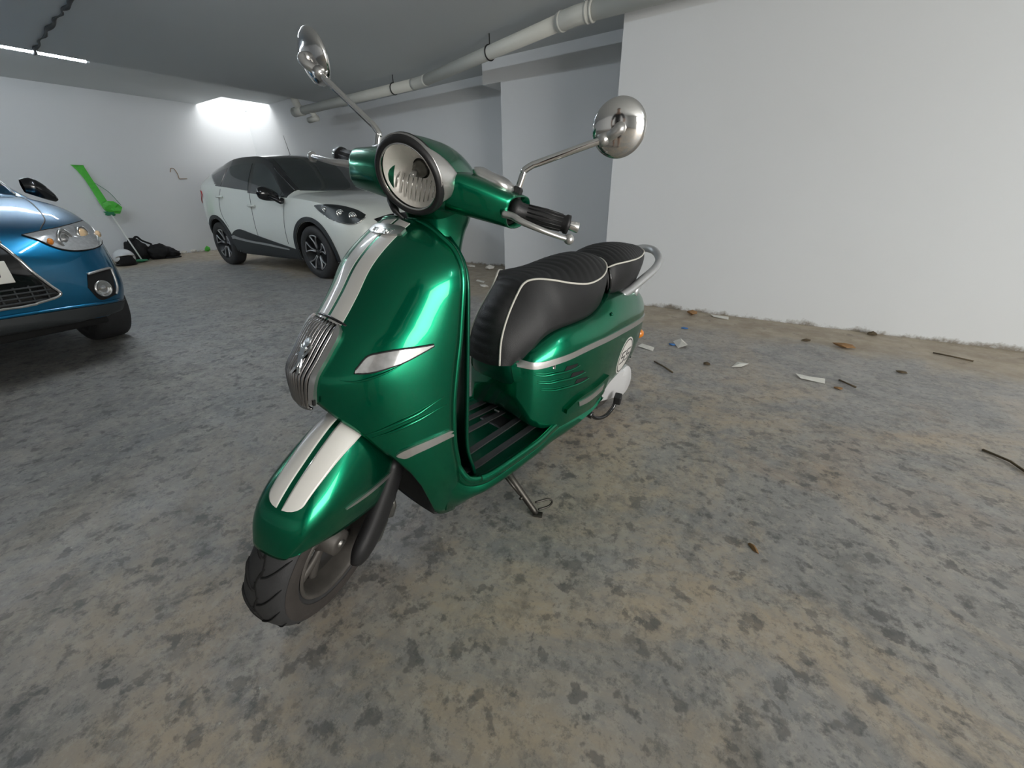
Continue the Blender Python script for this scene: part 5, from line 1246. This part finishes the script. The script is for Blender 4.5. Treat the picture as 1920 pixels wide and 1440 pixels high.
paper('paper_scrap', -.37, 2.50, [(-.05, -.04), (.05, -.03), (.06, .03), (0, .05), (-.06, .02)], 'plaster', 'crumpled grey paper beside a blue scrap near the scooter tail', 'paper', .9, .03)
paper('paper_scrap', 2.29, 3.68, [(-.09, -.03), (.05, -.04), (.09, .02), (-.04, .035)], 'plaster', 'flat pale card piece seen between apron and front seat', 'card', .2)
flake('plaster_chip', 2.05, 3.43, .075, 'plaster', 'pale plaster lump on the floor nearest the front seat', 'rubble', 31, .3)
flake('plaster_chip', 3.12, 4.52, .08, 'plaster', 'pale plaster piece by the recessed wall, left of its neighbour', 'rubble', 32, .25)
flake('plaster_chip', 2.72, 4.47, .09, 'plaster', 'pale plaster piece at the corner of the recessed wall', 'rubble', 33, .35)
flake('blue_scrap', -.32, 2.48, .028, 'blue_scrap', 'tiny bright blue plastic scrap behind the scooter tail', 'litter', 34, .3)
flake('blue_scrap', -.31, 2.92, .030, 'blue_scrap', 'tiny dull blue scrap further back towards the wall', 'litter', 35, .2)
flake('dry_leaf', -.96, .76, .022, 'leaf', 'curled orange brown leaf lying in the right foreground', 'leaf', 36, .25, (1, .35), rot=.8)
flake('dry_leaf', -1.32, 3.01, .07, 'leaf', 'crumpled brown leaf on the sandy strip mid wall', 'leaf', 37, .25, (1, .5))
flake('dry_leaf', -1.25, 2.22, .030, 'leaf', 'small orange leaf bit below the rumpled paper', 'leaf', 38, .2)
flake('dark_crumb', -.59, 2.22, .028, 'twig', 'dark crumb left of the triangular paper scrap', 'litter', 39, .4)
flake('dark_crumb', -1.11, 3.04, .035, 'twig', 'dark crumb on the sandy strip left of the brown leaf', 'litter', 40, .3, (1, .4))
flake('dark_crumb', -1.57, 2.66, .028, 'twig', 'dark crumb on grey floor under the right wall stick', 'litter', 41, .3)
flake('dark_crumb', -.28, 3.36, .06, 'leaf', 'brown dirt clod at wall foot left of the paper', 'litter', 42, .4)
flake('dark_crumb', -1.52, 3.44, .035, 'twig', 'dark lump at the wall foot right of the brown leaf', 'litter', 43, .5)
for (pts_, lb) in (([(-1.80, 3.17), (-1.88, 3.13), (-1.97, 3.10)], 'brown stick on the sandy strip at far right'), ([(-.30, 2.10), (-.37, 2.04), (-.44, 1.98)], 'thin dark twig right of the scooter tail'),
                   ([(-1.26, 2.35), (-1.29, 2.31), (-1.33, 2.28)], 'short dark twig right of the rumpled paper'), ([(-1.70, 1.82), (-1.76, 1.76), (-1.80, 1.66), (-1.86, 1.62)], 'thin bent twig near the right photo edge')):
    b = B(); b.tube([V(x, y, .005+.003*(i % 2)) for i, (x, y) in enumerate(pts_)], .0045, 6); tag(b.build('twig', M['twig'], None, ROOM), lb, 'twig')
flake('green_scrap', 9.45, 3.52, .07, 'greenbroom', 'bright green scrap at far wall beside the white car wheel', 'litter', 44, .9, (.6, 1))
for k, (t_, r_) in enumerate(((2.92, .07), (3.10, .09), (3.28, .08), (3.42, .06))):
    flake('plaster_chip', 9.50, t_, r_*.62, 'plaster', ['flaked plaster lump beside the black bag at far wall', 'broken plaster slab second from the black bag', 'broken plaster slab third from the black bag', 'plaster lump left of the green scrap'][k], 'rubble', 50+k, .7, (.5, 1.2))

# ================================================================ THE PHOTOGRAPHER (seen only as a dark reflection in the chrome and the paint)
yaw_p = YAW
pb = CAM+V(math.cos(yaw_p), math.sin(yaw_p), 0)*-.43
per = empty('person', frame((pb.x, pb.y), yaw_p), 'standing person in dark shirt and shorts reflected in the chrome mirror back', 'person')
M['skin'] = mat('skin', (0.42, 0.26, 0.19), 0.5, noise=0.05)
M['shirt'] = mat('dark_shirt', (0.020, 0.021, 0.026), 0.85, noise=0.1)
M['shorts'] = mat('dark_shorts', (0.030, 0.032, 0.040), 0.85, noise=0.1)
M['hair'] = mat('dark_hair', (0.015, 0.011, 0.009), 0.7, noise=0.3, nscale=80)
def skinned(name, pts, edges, material, parent, root=0, sub=2):
    me = bpy.data.meshes.new(name); me.from_pydata([p[:3] for p in pts], edges, []); o = bpy.data.objects.new(name, me); COL.objects.link(o); o.parent = parent
    me.materials.append(material); md = o.modifiers.new('skin', 'SKIN'); md.use_smooth_shade = True
    if not me.skin_vertices: 
        bm = bmesh.new(); bm.from_mesh(me); bm.verts.layers.skin.verify(); bm.to_mesh(me); bm.free()
    for i, p in enumerate(pts):
        sv = me.skin_vertices[0].data[i]; sv.radius = (p[3], p[4] if len(p) > 4 else p[3]); sv.use_root = (i == root)
    sd = o.modifiers.new('smooth', 'SUBSURF'); sd.levels = sub; sd.render_levels = sub; return o
P_ = [(0, 0, .96, .13, .10), (0, 0, 1.10, .125, .09), (0, 0, 1.30, .145, .10), (.005, 0, 1.44, .09, .07), (.02, 0, 1.52, .052), (.035, 0, 1.585, .066), (.045, 0, 1.66, .078), (.050, 0, 1.715, .062)]
E_ = [(i, i+1) for i in range(7)]
def chain(start, pts):
    k = start
    for q in pts: P_.append(q); E_.append((k, len(P_)-1)); k = len(P_)-1
    return k
for sg in (-1, 1):
    chain(0, [(0, sg*.095, .86, .088), (.01, sg*.105, .68, .078), (.03, sg*.115, .50, .056), (.0, sg*.125, .34, .054), (-.01, sg*.13, .10, .036), (.05, sg*.135, .045, .036, .03), (.13, sg*.145, .030, .036, .024)])
    w = chain(3, [(0, sg*.155, 1.41, .058), (.01, sg*.20, 1.33, .048), (.03, sg*.245, 1.13, .038), (.17, sg*.185, 1.04, .034), (.295, sg*.115, .985, .026), (.335, sg*.098, .978, .030, .016)])
body = skinned('body', P_, E_, M['skin'], per)
for sg in (-1, 1):
    for k in range(4):
        z = 1.010-.019*k; l = (.052, .060, .056, .044)[k]
        skinned('finger', [(.340, sg*.100, z-.004, .0095), (.368, sg*.105, z, .0088), (.392, sg*(.105-.012), z, .0080), (.402, sg*(.105-.012-l*.5), z, .0070)], [(0, 1), (1, 2), (2, 3)], M['skin'], per, sub=1)
    skinned('thumb', [(.325, sg*.088, .990, .012), (.352, sg*.066, 1.004, .0105), (.370, sg*.045, 1.010, .009)], [(0, 1), (1, 2)], M['skin'], per, sub=1)
b = B(); b.box((.386, 0, .985), (.009, .165, .078), bev=.003); b.build('phone', M['gloss_black'], per, auto=40)
T_ = [(0, 0, .90, .150, .115), (0, 0, 1.10, .142, .108), (0, 0, 1.30, .160, .118), (.003, 0, 1.43, .095, .080)]
TE = [(0, 1), (1, 2), (2, 3)]
for sg in (-1, 1):
    n = len(T_); T_ += [(0, sg*.16, 1.405, .070), (.01, sg*.205, 1.32, .062), (.025, sg*.235, 1.19, .056)]; TE += [(3, n), (n, n+1), (n+1, n+2)]
skinned('shirt', T_, TE, M['shirt'], per)
H_ = [(0, 0, .95, .145, .112)]; HE = []
for sg in (-1, 1):
    n = len(H_); H_ += [(0, sg*.10, .84, .104), (.012, sg*.112, .68, .096), (.022, sg*.116, .57, .088)]; HE += [(0, n), (n, n+1), (n+1, n+2)]
skinned('shorts', H_, HE, M['shorts'], per)
for sg in (-1, 1): skinned('shoe', [(-.045, sg*.128, .040, .042, .038), (.04, sg*.135, .038, .044, .036), (.15, sg*.148, .030, .046, .028)], [(0, 1), (1, 2)], M['black'], per)
b = B(); rows = []
for i in range(9):
    ph = i/8*1.45; rows.append([V(.035+.088*math.sin(ph+.01)*math.cos(a)-.010, .082*math.sin(ph+.01)*math.sin(a), 1.690+.090*math.cos(ph)-.012*math.cos(a)) for a in [2*PI*k/24 for k in range(24)]])
b.grid(rows, cu=True); o = b.build('hair', M['hair'], per); rim_of(o, .01)
for sg in (-1, 1):
    b = B(); b.lathe([(0, -.004), (.016, -.002), (.018, .003), (0, .006)], (.040, sg*.078, 1.635), (0, sg, .1), 12); b.build('ear', M['skin'], per)
b = B(); b.tube([(.108, 0, 1.665), (.130, 0, 1.640), (.124, 0, 1.628)], [.007, .012, .009], 10); b.build('nose', M['skin'], per)
